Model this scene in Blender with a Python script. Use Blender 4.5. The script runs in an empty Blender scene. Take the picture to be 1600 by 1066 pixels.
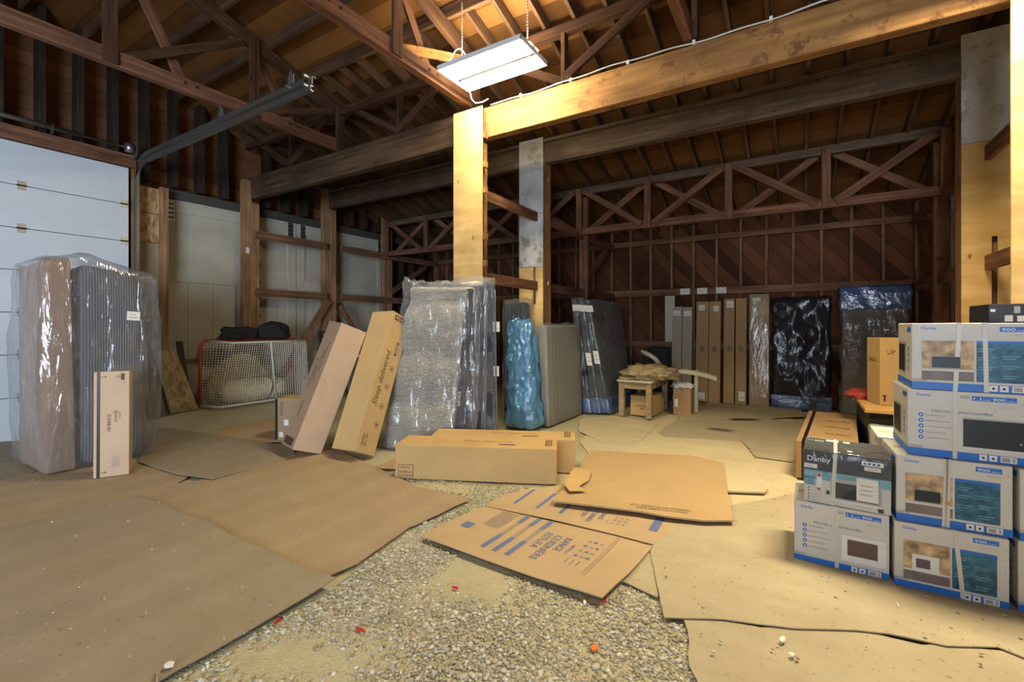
import bpy, bmesh, math, random
import numpy as np
from mathutils import Matrix, Vector, noise
random.seed(7); rng = np.random.RandomState(7)
SC = bpy.context.scene
COL = SC.collection

# ------------------------------------------------------------------ camera, world, light, exposure
EYE = Vector((0, 0, 1.4)); YAW = math.radians(31.9); FOC = 722.0; HOR = 508.0
cam = bpy.data.cameras.new('camera'); cam_o = bpy.data.objects.new('camera', cam); COL.objects.link(cam_o)
cam.sensor_width = 36; cam.lens = FOC / 1600 * 36; cam.shift_y = -(533 - HOR) / 1600
cam.clip_start = 0.05; cam.clip_end = 100
cam_o.location = EYE; cam_o.rotation_euler = (math.pi / 2, 0, YAW)
SC.camera = cam_o
w = bpy.data.worlds.new('world'); SC.world = w; w.use_nodes = True
w.node_tree.nodes['Background'].inputs[0].default_value = (0.55, 0.68, 0.9, 1)
w.node_tree.nodes['Background'].inputs[1].default_value = 0.6
SC.view_settings.view_transform = 'Standard'; SC.view_settings.look = 'None'
SC.view_settings.exposure = 0.0; SC.view_settings.gamma = 1.0
SC.view_settings.use_curve_mapping = False

def area(name, loc, target, sx, sy, energy, color, spread=180):
    l = bpy.data.lights.new(name, 'AREA'); l.shape = 'RECTANGLE'; l.size = sx; l.size_y = sy
    l.energy = energy; l.color = color; l.spread = math.radians(spread)
    o = bpy.data.objects.new(name, l); COL.objects.link(o); o.location = loc
    o.rotation_euler = (Vector(target) - Vector(loc)).to_track_quat('-Z', 'Y').to_euler()
    return o
# added cool fill for daylight, at an assumed, unseen door opening behind the camera
area('daylight_fill', (0.6, -5.9, 1.8), (-7.0, 1.2, 1.9), 4.2, 3.2, 330, (0.70, 0.84, 1.0), 100)
# unseen tube fixtures over the rest of the shop; front and left ones assumed
area('assumed_tube_front', (-1.2, -1.6, 3.85), (-1.2, -1.3, 0), 1.1, 0.45, 45, (1.0, 0.86, 0.62))
area('assumed_tube_left', (-5.2, -1.6, 3.85), (-5.2, -1.4, 0), 1.1, 0.45, 22, (1.0, 0.9, 0.78))
area('tube_light_right', (0.95, 3.75, 3.90), (0.95, 3.75, 0), 1.1, 0.45, 130, (1.0, 0.84, 0.55), 128)
# the hanging fixture in view lights the scene with its own glowing tubes
area('column_daylight_fill', (0.9, -5.85, 1.8), (1.55, 5.9, 3.6), 3.4, 3.0, 30, (0.80, 0.88, 1.0), 34)  # added narrow fill, brightens the upper paint of the far right column

# ------------------------------------------------------------------ projection helpers (a photo point on a real plane)
Rv = Vector((math.cos(YAW), math.sin(YAW), 0)); Fv = Vector((-math.sin(YAW), math.cos(YAW), 0))
def ray(x, y): return Fv + Rv * ((x - 800) / FOC) + Vector((0, 0, (HOR - y) / FOC))
def PX(x, y, X): d = ray(x, y); return EYE + d * (X / d.x)
def PY(x, y, Y): d = ray(x, y); return EYE + d * (Y / d.y)
def PZ(x, y, Z=0.0): d = ray(x, y); return EYE + d * ((Z - EYE.z) / d.z)

# ------------------------------------------------------------------ materials
MATS = {}
def nodes_of(name):
    m = bpy.data.materials.new(name); m.use_nodes = True
    nt = m.node_tree; b = nt.nodes['Principled BSDF']
    return m, nt, b
def N(nt, t, **k):
    n = nt.nodes.new(t)
    for a, v in k.items(): setattr(n, a, v)
    return n
def ramp(nt, stops):
    r = nt.nodes.new('ShaderNodeValToRGB'); e = r.color_ramp.elements
    while len(e) > 1: e.remove(e[-1])
    e[0].position = stops[0][0]; e[0].color = (*stops[0][1], 1)
    for p, c in stops[1:]:
        x = e.new(p); x.color = (*c, 1)
    return r
def plain(name, col, rough=0.6, metal=0.0, noise_amt=0.0, nscale=8, spec=0.4, emit=None):
    m, nt, b = nodes_of(name)
    b.inputs['Roughness'].default_value = rough; b.inputs['Metallic'].default_value = metal
    b.inputs['Specular IOR Level'].default_value = spec
    if noise_amt:
        tc = N(nt, 'ShaderNodeTexCoord'); n = N(nt, 'ShaderNodeTexNoise'); n.inputs['Scale'].default_value = nscale
        n.inputs['Detail'].default_value = 6
        nt.links.new(tc.outputs['Object'], n.inputs['Vector'])
        lo = tuple(c * (1 - noise_amt) for c in col); hi = tuple(min(1, c * (1 + noise_amt)) for c in col)
        r = ramp(nt, [(0.3, lo), (0.7, hi)])
        nt.links.new(n.outputs['Fac'], r.inputs['Fac']); nt.links.new(r.outputs['Color'], b.inputs['Base Color'])
    else: b.inputs['Base Color'].default_value = (*col, 1)
    if emit:
        b.inputs['Emission Color'].default_value = (*emit[0], 1); b.inputs['Emission Strength'].default_value = emit[1]
    MATS[name] = m; return m
def wood(name, dark, light, sx=0.8, sy=16, rough=0.75, knots=True, bump=0.15, stain=None):
    m, nt, b = nodes_of(name); b.inputs['Roughness'].default_value = rough
    b.inputs['Specular IOR Level'].default_value = 0.25
    tc = N(nt, 'ShaderNodeTexCoord'); oi = N(nt, 'ShaderNodeObjectInfo')
    add = N(nt, 'ShaderNodeVectorMath', operation='ADD'); sc = N(nt, 'ShaderNodeVectorMath', operation='SCALE')
    nt.links.new(oi.outputs['Random'], sc.inputs['Scale']); sc.inputs[0].default_value = (37, 19, 53)
    nt.links.new(tc.outputs['Object'], add.inputs[0]); nt.links.new(sc.outputs[0], add.inputs[1])
    mp = N(nt, 'ShaderNodeMapping'); mp.inputs['Scale'].default_value = (sx, sy, sy)
    nt.links.new(add.outputs[0], mp.inputs['Vector'])
    n = N(nt, 'ShaderNodeTexNoise'); n.inputs['Scale'].default_value = 1.6; n.inputs['Detail'].default_value = 8
    n.inputs['Distortion'].default_value = 0.6
    nt.links.new(mp.outputs[0], n.inputs['Vector'])
    r = ramp(nt, [(0.30, dark), (0.52, tuple((a + c) / 2 for a, c in zip(dark, light))), (0.72, light)])
    nt.links.new(n.outputs['Fac'], r.inputs['Fac'])
    out = r.outputs['Color']
    n2 = N(nt, 'ShaderNodeTexNoise'); n2.inputs['Scale'].default_value = 2.2; n2.inputs['Detail'].default_value = 3
    nt.links.new(add.outputs[0], n2.inputs['Vector'])
    r2 = ramp(nt, [(0.25, (0.62, 0.62, 0.62)), (0.7, (1.12, 1.12, 1.12))]); nt.links.new(n2.outputs['Fac'], r2.inputs['Fac'])
    mx = N(nt, 'ShaderNodeMix', data_type='RGBA', blend_type='MULTIPLY'); mx.inputs[0].default_value = 1
    nt.links.new(out, mx.inputs[6]); nt.links.new(r2.outputs['Color'], mx.inputs[7]); out = mx.outputs[2]
    if knots:
        v = N(nt, 'ShaderNodeTexVoronoi'); v.inputs['Scale'].default_value = 3.1
        mp2 = N(nt, 'ShaderNodeMapping'); mp2.inputs['Scale'].default_value = (0.8, 1.6, 1.6)
        nt.links.new(add.outputs[0], mp2.inputs['Vector']); nt.links.new(mp2.outputs[0], v.inputs['Vector'])
        r3 = ramp(nt, [(0.03, (0.25, 0.16, 0.1)), (0.09, (1, 1, 1))]); nt.links.new(v.outputs['Distance'], r3.inputs['Fac'])
        m3 = N(nt, 'ShaderNodeMix', data_type='RGBA', blend_type='MULTIPLY'); m3.inputs[0].default_value = 0.8
        nt.links.new(out, m3.inputs[6]); nt.links.new(r3.outputs['Color'], m3.inputs[7]); out = m3.outputs[2]
    if stain:
        ns = N(nt, 'ShaderNodeTexNoise'); ns.inputs['Scale'].default_value = 4; ns.inputs['Detail'].default_value = 10
        ns.inputs['Roughness'].default_value = 0.75
        nt.links.new(add.outputs[0], ns.inputs['Vector'])
        r4 = ramp(nt, [(0.52, (0, 0, 0)), (0.6, (1, 1, 1))]); nt.links.new(ns.outputs['Fac'], r4.inputs['Fac'])
        m4 = N(nt, 'ShaderNodeMix', data_type='RGBA'); nt.links.new(r4.outputs['Color'], m4.inputs[0])
        nt.links.new(out, m4.inputs[6]); m4.inputs[7].default_value = (*stain, 1); out = m4.outputs[2]
    nt.links.new(out, b.inputs['Base Color'])
    bp = N(nt, 'ShaderNodeBump'); bp.inputs['Strength'].default_value = bump; bp.inputs['Distance'].default_value = 0.01
    nt.links.new(n.outputs['Fac'], bp.inputs['Height']); nt.links.new(bp.outputs[0], b.inputs['Normal'])
    MATS[name] = m; return m
def cardboard(name, col, amt=0.10, dirt=None, rough=0.8, lines=0.0):
    m, nt, b = nodes_of(name); b.inputs['Roughness'].default_value = rough; b.inputs['Specular IOR Level'].default_value = 0.2
    tc = N(nt, 'ShaderNodeTexCoord')
    n = N(nt, 'ShaderNodeTexNoise'); n.inputs['Scale'].default_value = 2.0; n.inputs['Detail'].default_value = 8
    n.inputs['Roughness'].default_value = 0.65
    nt.links.new(tc.outputs['Object'], n.inputs['Vector'])
    r = ramp(nt, [(0.3, tuple(c * (1 - amt) for c in col)), (0.7, tuple(min(1, c * (1 + amt)) for c in col))])
    nt.links.new(n.outputs['Fac'], r.inputs['Fac']); out = r.outputs['Color']
    if dirt:
        n2 = N(nt, 'ShaderNodeTexNoise'); n2.inputs['Scale'].default_value = 1.3; n2.inputs['Detail'].default_value = 12
        n2.inputs['Roughness'].default_value = 0.7
        mp = N(nt, 'ShaderNodeMapping'); mp.inputs['Rotation'].default_value = (0, 0, 0.55); mp.inputs['Scale'].default_value = (0.7, 2.2, 1)
        nt.links.new(tc.outputs['Object'], mp.inputs['Vector']); nt.links.new(mp.outputs[0], n2.inputs['Vector'])
        r2 = ramp(nt, [(0.42, (0, 0, 0)), (0.75, (0.8, 0.8, 0.8))]); nt.links.new(n2.outputs['Fac'], r2.inputs['Fac'])
        mx = N(nt, 'ShaderNodeMix', data_type='RGBA'); nt.links.new(r2.outputs['Color'], mx.inputs[0])
        nt.links.new(out, mx.inputs[6]); mx.inputs[7].default_value = (*dirt, 1); out = mx.outputs[2]
        # scuffs and specks
        v = N(nt, 'ShaderNodeTexNoise'); v.inputs['Scale'].default_value = 38; v.inputs['Detail'].default_value = 2
        nt.links.new(tc.outputs['Object'], v.inputs['Vector'])
        r3 = ramp(nt, [(0.28, (0.62, 0.55, 0.48)), (0.33, (1, 1, 1))]); nt.links.new(v.outputs['Fac'], r3.inputs['Fac'])
        m3 = N(nt, 'ShaderNodeMix', data_type='RGBA', blend_type='MULTIPLY'); m3.inputs[0].default_value = 0.7
        nt.links.new(out, m3.inputs[6]); nt.links.new(r3.outputs['Color'], m3.inputs[7]); out = m3.outputs[2]
    nt.links.new(out, b.inputs['Base Color'])
    if lines:
        sp = N(nt, 'ShaderNodeSeparateXYZ'); nt.links.new(tc.outputs['Object'], sp.inputs[0])
        q1 = N(nt, 'ShaderNodeMath', operation='MULTIPLY_ADD'); q1.inputs[1].default_value = 2.7; nt.links.new(sp.outputs['X'], q1.inputs[0])
        q0 = N(nt, 'ShaderNodeMath', operation='MULTIPLY'); q0.inputs[1].default_value = 0.10; nt.links.new(sp.outputs['Y'], q0.inputs[0]); nt.links.new(q0.outputs[0], q1.inputs[2])
        q2 = N(nt, 'ShaderNodeMath', operation='FRACT'); nt.links.new(q1.outputs[0], q2.inputs[0])
        rl = ramp(nt, [(0.0, (0.80, 0.78, 0.76)), (0.014, (1.16, 1.14, 1.10)), (0.045, (1, 1, 1)), (0.55, (0.94, 0.94, 0.94)), (1.0, (1.05, 1.05, 1.05))]); nt.links.new(q2.outputs[0], rl.inputs['Fac'])
        ml = N(nt, 'ShaderNodeMix', data_type='RGBA', blend_type='MULTIPLY'); ml.inputs[0].default_value = 0.8
        nt.links.new(out, ml.inputs[6]); nt.links.new(rl.outputs['Color'], ml.inputs[7]); nt.links.new(ml.outputs[2], b.inputs['Base Color'])
    wv = N(nt, 'ShaderNodeTexWave'); wv.inputs['Scale'].default_value = 1.1 if lines else 30
    wv.inputs['Distortion'].default_value = 0.8 if lines else 0.2; wv.wave_profile = 'SAW' if lines else 'SIN'
    mp = N(nt, 'ShaderNodeMapping'); mp.inputs['Rotation'].default_value = (0, 0, 1.2 if lines else 0)
    nt.links.new(tc.outputs['Object'], mp.inputs['Vector']); nt.links.new(mp.outputs[0], wv.inputs['Vector'])
    bp = N(nt, 'ShaderNodeBump'); bp.inputs['Strength'].default_value = 0.06 if lines else 0.05; bp.inputs['Distance'].default_value = 0.006
    nt.links.new(wv.outputs['Fac'], bp.inputs['Height']); nt.links.new(bp.outputs[0], b.inputs['Normal'])
    MATS[name] = m; return m
def boards(name, dark, light, gap, width, rot=(0, 0, 0), axis='X', rough=0.85):
    """plank sheathing: boards of a given width, grooves between them"""
    m, nt, b = nodes_of(name); b.inputs['Roughness'].default_value = rough; b.inputs['Specular IOR Level'].default_value = 0.15
    tc = N(nt, 'ShaderNodeTexCoord'); mp = N(nt, 'ShaderNodeMapping'); mp.inputs['Rotation'].default_value = rot
    nt.links.new(tc.outputs['Object'], mp.inputs['Vector'])
    sp = N(nt, 'ShaderNodeSeparateXYZ'); nt.links.new(mp.outputs[0], sp.inputs[0])
    dv = N(nt, 'ShaderNodeMath', operation='DIVIDE'); dv.inputs[1].default_value = width
    nt.links.new(sp.outputs[axis], dv.inputs[0])
    fl = N(nt, 'ShaderNodeMath', operation='FLOOR'); nt.links.new(dv.outputs[0], fl.inputs[0])
    fr = N(nt, 'ShaderNodeMath', operation='FRACT'); nt.links.new(dv.outputs[0], fr.inputs[0])
    wn = N(nt, 'ShaderNodeTexWhiteNoise', noise_dimensions='1D'); nt.links.new(fl.outputs[0], wn.inputs['W'])
    n = N(nt, 'ShaderNodeTexNoise'); n.inputs['Scale'].default_value = 3; n.inputs['Detail'].default_value = 8
    nt.links.new(mp.outputs[0], n.inputs['Vector'])
    ad = N(nt, 'ShaderNodeMath', operation='ADD'); nt.links.new(wn.outputs['Value'], ad.inputs[0]); nt.links.new(n.outputs['Fac'], ad.inputs[1])
    hf = N(nt, 'ShaderNodeMath', operation='MULTIPLY'); hf.inputs[1].default_value = 0.5; nt.links.new(ad.outputs[0], hf.inputs[0])
    r = ramp(nt, [(0.25, dark), (0.75, light)]); nt.links.new(hf.outputs[0], r.inputs['Fac'])
    g = ramp(nt, [(0.0, gap), (0.04, (1, 1, 1)), (0.96, (1, 1, 1)), (1.0, gap)]); nt.links.new(fr.outputs[0], g.inputs['Fac'])
    mx = N(nt, 'ShaderNodeMix', data_type='RGBA', blend_type='MULTIPLY'); mx.inputs[0].default_value = 1
    nt.links.new(r.outputs['Color'], mx.inputs[6]); nt.links.new(g.outputs['Color'], mx.inputs[7])
    nt.links.new(mx.outputs[2], b.inputs['Base Color'])
    MATS[name] = m; return m
def film(name, tint=(0.9, 0.92, 0.95), base=0.10, gain=0.55, rough=0.14, scale=(7, 7, 1.3), bump=0.6, gloss=0.45, soft=0.06):
    """thin plastic sheet: mostly clear, glossy, milky where it is creased or seen edge-on"""
    m, nt, b = nodes_of(name); out = nt.nodes['Material Output']; nt.nodes.remove(b)
    df = N(nt, 'ShaderNodeBsdfDiffuse'); df.inputs[0].default_value = (*tint, 1)
    gl = N(nt, 'ShaderNodeBsdfGlossy'); gl.inputs['Roughness'].default_value = rough
    body = N(nt, 'ShaderNodeMixShader'); body.inputs[0].default_value = gloss
    nt.links.new(df.outputs[0], body.inputs[1]); nt.links.new(gl.outputs[0], body.inputs[2])
    tr = N(nt, 'ShaderNodeBsdfTransparent'); tr.inputs[0].default_value = tuple(0.5 + 0.5 * c for c in tint) + (1,)
    tc = N(nt, 'ShaderNodeTexCoord'); mp = N(nt, 'ShaderNodeMapping'); mp.inputs['Scale'].default_value = scale
    nt.links.new(tc.outputs['Object'], mp.inputs['Vector'])
    n = N(nt, 'ShaderNodeTexNoise'); n.inputs['Scale'].default_value = 1.3; n.inputs['Detail'].default_value = 4
    n.inputs['Distortion'].default_value = 0.7; nt.links.new(mp.outputs[0], n.inputs['Vector'])
    sb = N(nt, 'ShaderNodeMath', operation='SUBTRACT'); sb.inputs[1].default_value = 0.5; nt.links.new(n.outputs['Fac'], sb.inputs[0])
    ab = N(nt, 'ShaderNodeMath', operation='ABSOLUTE'); nt.links.new(sb.outputs[0], ab.inputs[0])
    r = ramp(nt, [(0.0, (1, 1, 1)), (soft*0.4, (0.3, 0.3, 0.3)), (soft*2, (0, 0, 0))]); nt.links.new(ab.outputs[0], r.inputs['Fac'])
    n3 = N(nt, 'ShaderNodeTexNoise'); n3.inputs['Scale'].default_value = 2.6; n3.inputs['Detail'].default_value = 3; nt.links.new(tc.outputs['Object'], n3.inputs['Vector'])
    r3 = ramp(nt, [(0.42, (0, 0, 0)), (0.68, (1, 1, 1))]); nt.links.new(n3.outputs['Fac'], r3.inputs['Fac'])
    pm = N(nt, 'ShaderNodeMath', operation='MULTIPLY'); nt.links.new(r.outputs['Color'], pm.inputs[0]); nt.links.new(r3.outputs['Color'], pm.inputs[1])
    lw = N(nt, 'ShaderNodeLayerWeight'); lw.inputs['Blend'].default_value = 0.3
    m1 = N(nt, 'ShaderNodeMath', operation='MULTIPLY_ADD'); m1.inputs[1].default_value = gain * 0.6; m1.inputs[2].default_value = base
    nt.links.new(pm.outputs[0], m1.inputs[0])
    m2 = N(nt, 'ShaderNodeMath', operation='MULTIPLY_ADD'); m2.inputs[1].default_value = gain * 0.5
    nt.links.new(lw.outputs['Facing'], m2.inputs[0]); nt.links.new(m1.outputs[0], m2.inputs[2]); m2.use_clamp = True
    mix = N(nt, 'ShaderNodeMixShader'); nt.links.new(m2.outputs[0], mix.inputs[0])
    nt.links.new(tr.outputs[0], mix.inputs[1]); nt.links.new(body.outputs[0], mix.inputs[2])
    bp = N(nt, 'ShaderNodeBump'); bp.inputs['Strength'].default_value = bump; bp.inputs['Distance'].default_value = 0.05
    nt.links.new(n.outputs['Fac'], bp.inputs['Height']); nt.links.new(bp.outputs[0], gl.inputs['Normal']); nt.links.new(bp.outputs[0], lw.inputs['Normal'])
    nt.links.new(mix.outputs[0], out.inputs['Surface'])
    MATS[name] = m; return m
def quilt(name, col, scale=9, strength=0.6, rough=0.85, stripe=None, col2=None):
    m, nt, b = nodes_of(name); b.inputs['Roughness'].default_value = rough; b.inputs['Specular IOR Level'].default_value = 0.2
    tc = N(nt, 'ShaderNodeTexCoord')
    if stripe:
        v = N(nt, 'ShaderNodeTexWave'); v.inputs['Scale'].default_value = scale; v.bands_direction = stripe; v.inputs['Distortion'].default_value = 7.0 if stripe == 'Z' and scale == 20 else 0.6; v.inputs['Detail Scale'].default_value = 1.6
        nt.links.new(tc.outputs['Object'], v.inputs['Vector']); h = v.outputs['Fac']
    else:
        v = N(nt, 'ShaderNodeTexVoronoi'); v.inputs['Scale'].default_value = scale; v.feature = 'SMOOTH_F1'
        nt.links.new(tc.outputs['Object'], v.inputs['Vector']); h = v.outputs['Distance']
    c2 = col2 or tuple(c * 0.7 for c in col)
    r = ramp(nt, [(0.1, col), (0.9, c2)]); nt.links.new(h, r.inputs['Fac']); nt.links.new(r.outputs['Color'], b.inputs['Base Color'])
    bp = N(nt, 'ShaderNodeBump'); bp.inputs['Strength'].default_value = strength; bp.inputs['Distance'].default_value = 0.02
    nt.links.new(h, bp.inputs['Height']); nt.links.new(bp.outputs[0], b.inputs['Normal'])
    MATS[name] = m; return m
def ground_mat():
    m, nt, b = nodes_of('dirt'); b.inputs['Roughness'].default_value = 0.95; b.inputs['Specular IOR Level'].default_value = 0.1
    tc = N(nt, 'ShaderNodeTexCoord')
    n = N(nt, 'ShaderNodeTexNoise'); n.inputs['Scale'].default_value = 1.6; n.inputs['Detail'].default_value = 12; n.inputs['Roughness'].default_value = 0.7
    nt.links.new(tc.outputs['Object'], n.inputs['Vector'])
    r = ramp(nt, [(0.3, (0.42, 0.35, 0.17)), (0.55, (0.52, 0.45, 0.24)), (0.75, (0.60, 0.54, 0.36))]); nt.links.new(n.outputs['Fac'], r.inputs['Fac'])
    v = N(nt, 'ShaderNodeTexVoronoi'); v.inputs['Scale'].default_value = 95; nt.links.new(tc.outputs['Object'], v.inputs['Vector'])
    mx = N(nt, 'ShaderNodeMix', data_type='RGBA', blend_type='OVERLAY'); mx.inputs[0].default_value = 0.12
    nt.links.new(r.outputs['Color'], mx.inputs[6]); nt.links.new(v.outputs['Color'], mx.inputs[7])
    hs = N(nt, 'ShaderNodeHueSaturation'); hs.inputs['Saturation'].default_value = 0.75; nt.links.new(mx.outputs[2], hs.inputs['Color'])
    nt.links.new(hs.outputs[0], b.inputs['Base Color'])
    bp = N(nt, 'ShaderNodeBump'); bp.inputs['Strength'].default_value = 0.5; bp.inputs['Distance'].default_value = 0.01
    nt.links.new(v.outputs['Distance'], bp.inputs['Height']); nt.links.new(bp.outputs[0], b.inputs['Normal'])
    MATS['dirt'] = m; return m
def stone_mat():
    m, nt, b = nodes_of('stones'); b.inputs['Roughness'].default_value = 0.85
    g = N(nt, 'ShaderNodeNewGeometry')
    r = ramp(nt, [(0.0, (0.28, 0.25, 0.19)), (0.3, (0.45, 0.39, 0.24)), (0.6, (0.44, 0.42, 0.36)), (0.85, (0.58, 0.54, 0.43)), (1.0, (0.74, 0.71, 0.63))])
    nt.links.new(g.outputs['Random Per Island'], r.inputs['Fac']); nt.links.new(r.outputs['Color'], b.inputs['Base Color'])
    MATS['stones'] = m; return m
def osb_mat(name, a, c, d):
    m, nt, b = nodes_of(name); b.inputs['Roughness'].default_value = 0.8
    tc = N(nt, 'ShaderNodeTexCoord'); v = N(nt, 'ShaderNodeTexVoronoi'); v.inputs['Scale'].default_value = 22
    mp = N(nt, 'ShaderNodeMapping'); mp.inputs['Scale'].default_value = (1, 1, 0.45); mp.inputs['Rotation'].default_value = (0.5, 0.3, 0.2)
    nt.links.new(tc.outputs['Object'], mp.inputs['Vector']); nt.links.new(mp.outputs[0], v.inputs['Vector'])
    sp = N(nt, 'ShaderNodeSeparateColor'); nt.links.new(v.outputs['Color'], sp.inputs[0])
    r = ramp(nt, [(0.0, a), (0.5, c), (1.0, d)]); nt.links.new(sp.outputs[0], r.inputs['Fac']); nt.links.new(r.outputs['Color'], b.inputs['Base Color'])
    MATS[name] = m; return m

wood('old_timber', (0.12, 0.055, 0.03), (0.30, 0.15, 0.085))
wood('truss_timber', (0.10, 0.043, 0.023), (0.28, 0.13, 0.075))
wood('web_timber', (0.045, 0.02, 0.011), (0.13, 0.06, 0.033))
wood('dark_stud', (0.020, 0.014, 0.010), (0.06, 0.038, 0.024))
wood('grey_timber', (0.075, 0.048, 0.031), (0.19, 0.13, 0.085), stain=(0.09, 0.06, 0.04))
wood('brown_beam', (0.045, 0.025, 0.014), (0.135, 0.078, 0.042))
wood('yellow_timber', (0.20, 0.09, 0.030), (0.45, 0.24, 0.082), sx=0.6, sy=9, stain=(0.17, 0.075, 0.03))
wood('plywood', (0.60, 0.37, 0.13), (0.78, 0.54, 0.24), sx=6, sy=1.2, bump=0.05)
wood('painted_board', (0.50, 0.49, 0.47), (0.62, 0.61, 0.58), sx=3, sy=8, knots=False, stain=(0.30, 0.27, 0.22))
wood('post_wood', (0.20, 0.10, 0.045), (0.46, 0.26, 0.13))
wood('stud_wood', (0.13, 0.065, 0.035), (0.34, 0.19, 0.11))
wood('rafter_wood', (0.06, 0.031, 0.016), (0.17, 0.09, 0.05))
wood('table_wood', (0.30, 0.21, 0.11), (0.46, 0.34, 0.19), knots=False)
wood('desk_wood', (0.55, 0.30, 0.10), (0.70, 0.42, 0.17), knots=False, rough=0.4)
boards('wall_boards', (0.06, 0.024, 0.013), (0.18, 0.070, 0.034), (0.25, 0.25, 0.25), 0.19, rot=(0, math.radians(-48), 0), axis='Z')
boards('left_boards', (0.16, 0.07, 0.035), (0.32, 0.14, 0.07), (0.3, 0.3, 0.3), 0.19, axis='Z')
boards('deck_boards', (0.075, 0.03, 0.009), (0.21, 0.095, 0.028), (0.5, 0.5, 0.5), 0.24, axis='Y')
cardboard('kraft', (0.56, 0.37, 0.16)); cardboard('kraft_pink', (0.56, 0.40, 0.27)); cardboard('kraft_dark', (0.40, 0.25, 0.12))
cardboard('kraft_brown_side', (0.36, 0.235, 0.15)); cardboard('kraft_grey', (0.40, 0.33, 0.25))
cardboard('floor_sheet', (0.34, 0.275, 0.19), amt=0.10, dirt=(0.31, 0.235, 0.145), lines=1)
cardboard('floor_sheet_pale', (0.62, 0.52, 0.33), amt=0.10, dirt=(0.50, 0.40, 0.24))
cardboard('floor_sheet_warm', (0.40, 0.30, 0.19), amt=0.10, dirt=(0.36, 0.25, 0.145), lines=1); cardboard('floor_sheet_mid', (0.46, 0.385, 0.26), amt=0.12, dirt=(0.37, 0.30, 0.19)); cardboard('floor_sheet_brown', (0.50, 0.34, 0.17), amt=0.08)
cardboard('floor_sheet_range', (0.50, 0.36, 0.21), amt=0.08)
cardboard('board_grey_floor', (0.33, 0.27, 0.18), amt=0.15, dirt=(0.27, 0.2, 0.12))
plain('carton_white', (0.62, 0.60, 0.56), 0.45, noise_amt=0.04); plain('white_print', (0.78, 0.78, 0.76), 0.5)
plain('label_paper', (0.72, 0.71, 0.66), 0.6, noise_amt=0.05, nscale=40); plain('blue_print', (0.02, 0.16, 0.60), 0.4)
plain('teal_print', (0.025, 0.12, 0.20), 0.4, noise_amt=0.55, nscale=30); plain('light_teal', (0.16, 0.38, 0.46), 0.4, noise_amt=0.3, nscale=18)
plain('black_print', (0.012, 0.012, 0.014), 0.4); plain('dark_brown_print', (0.08, 0.055, 0.045), 0.5); plain('purple_print', (0.13, 0.09, 0.12), 0.5)
plain('faded_blue', (0.13, 0.17, 0.34), 0.7); plain('faded_ink', (0.34, 0.26, 0.20), 0.8); plain('kitchen_photo', (0.50, 0.34, 0.19), 0.45, noise_amt=0.6, nscale=22)
plain('counter_photo', (0.20, 0.155, 0.15), 0.45, noise_amt=0.2); plain('grey_print', (0.42, 0.41, 0.40), 0.5); plain('red_print', (0.45, 0.05, 0.04), 0.5)
plain('ink', (0.07, 0.045, 0.03), 0.6); plain('carton_black', (0.02, 0.021, 0.024), 0.35); plain('brown_window', (0.12, 0.075, 0.065), 0.45)
plain('door_steel', (0.62, 0.66, 0.72), 0.38, noise_amt=0.03, nscale=2); plain('galvanised', (0.42, 0.43, 0.44), 0.35, 0.9)
plain('track_steel', (0.20, 0.19, 0.18), 0.42, 0.8); plain('rubber', (0.015, 0.015, 0.015), 0.7)
plain('cream_paint', (0.50, 0.46, 0.37), 0.6, noise_amt=0.12, nscale=2.5); plain('cream_shadow_gap', (0.22, 0.18, 0.13), 0.8)
plain('tape', (0.62, 0.45, 0.24), 0.25, spec=0.6); plain('strap_plastic', (0.62, 0.60, 0.54), 0.3); plain('cable', (0.62, 0.62, 0.60), 0.5)
plain('fixture_white', (0.80, 0.80, 0.82), 0.4); plain('tube_glow', (1, 1, 1), 0.4, emit=((1.0, 0.86, 0.56), 190.0))
plain('net_white', (0.72, 0.70, 0.62), 0.7); plain('pipe_red', (0.50, 0.06, 0.03), 0.4); plain('pipe_white', (0.75, 0.73, 0.68), 0.4)
plain('black_cloth', (0.018, 0.018, 0.02), 0.8); plain('cloth_tan', (0.42, 0.32, 0.16), 0.9, noise_amt=0.15, nscale=12); plain('pale_bag', (0.52, 0.47, 0.34), 0.8, noise_amt=0.15)
plain('bin_grey', (0.11, 0.105, 0.09), 0.6); plain('red_plastic', (0.42, 0.012, 0.02), 0.35); plain('desk_black', (0.010, 0.010, 0.011), 0.45)
plain('foam_roll', (0.66, 0.58, 0.40), 0.6, noise_amt=0.1, nscale=6); plain('dark_plank', (0.05, 0.045, 0.035), 0.8); plain('orange_scrap', (0.85, 0.20, 0.02), 0.5)
plain('red_scrap', (0.55, 0.03, 0.02), 0.5); plain('red_cloth', (0.36, 0.05, 0.03), 0.85); plain('white_scrap', (0.8, 0.78, 0.7), 0.6); plain('bed_rail', (0.55, 0.50, 0.36), 0.5)
plain('dull_metal', (0.09, 0.085, 0.08), 0.6, 0.3)
quilt('white_quilt', (0.80, 0.75, 0.65), 20, 1.0, stripe='Z', col2=(0.66, 0.61, 0.53))
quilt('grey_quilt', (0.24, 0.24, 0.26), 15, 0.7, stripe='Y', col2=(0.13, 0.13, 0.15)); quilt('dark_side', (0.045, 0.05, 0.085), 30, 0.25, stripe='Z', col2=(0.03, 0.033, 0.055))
quilt('black_ticking', (0.03, 0.032, 0.045), 6, 0.5, stripe='Y', col2=(0.018, 0.019, 0.026)); quilt('box_spring_cloth', (0.30, 0.28, 0.235), 3, 0.1, stripe='Y', col2=(0.26, 0.245, 0.21))
quilt('grey_cloth', (0.19, 0.175, 0.155), 6, 0.3)
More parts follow.
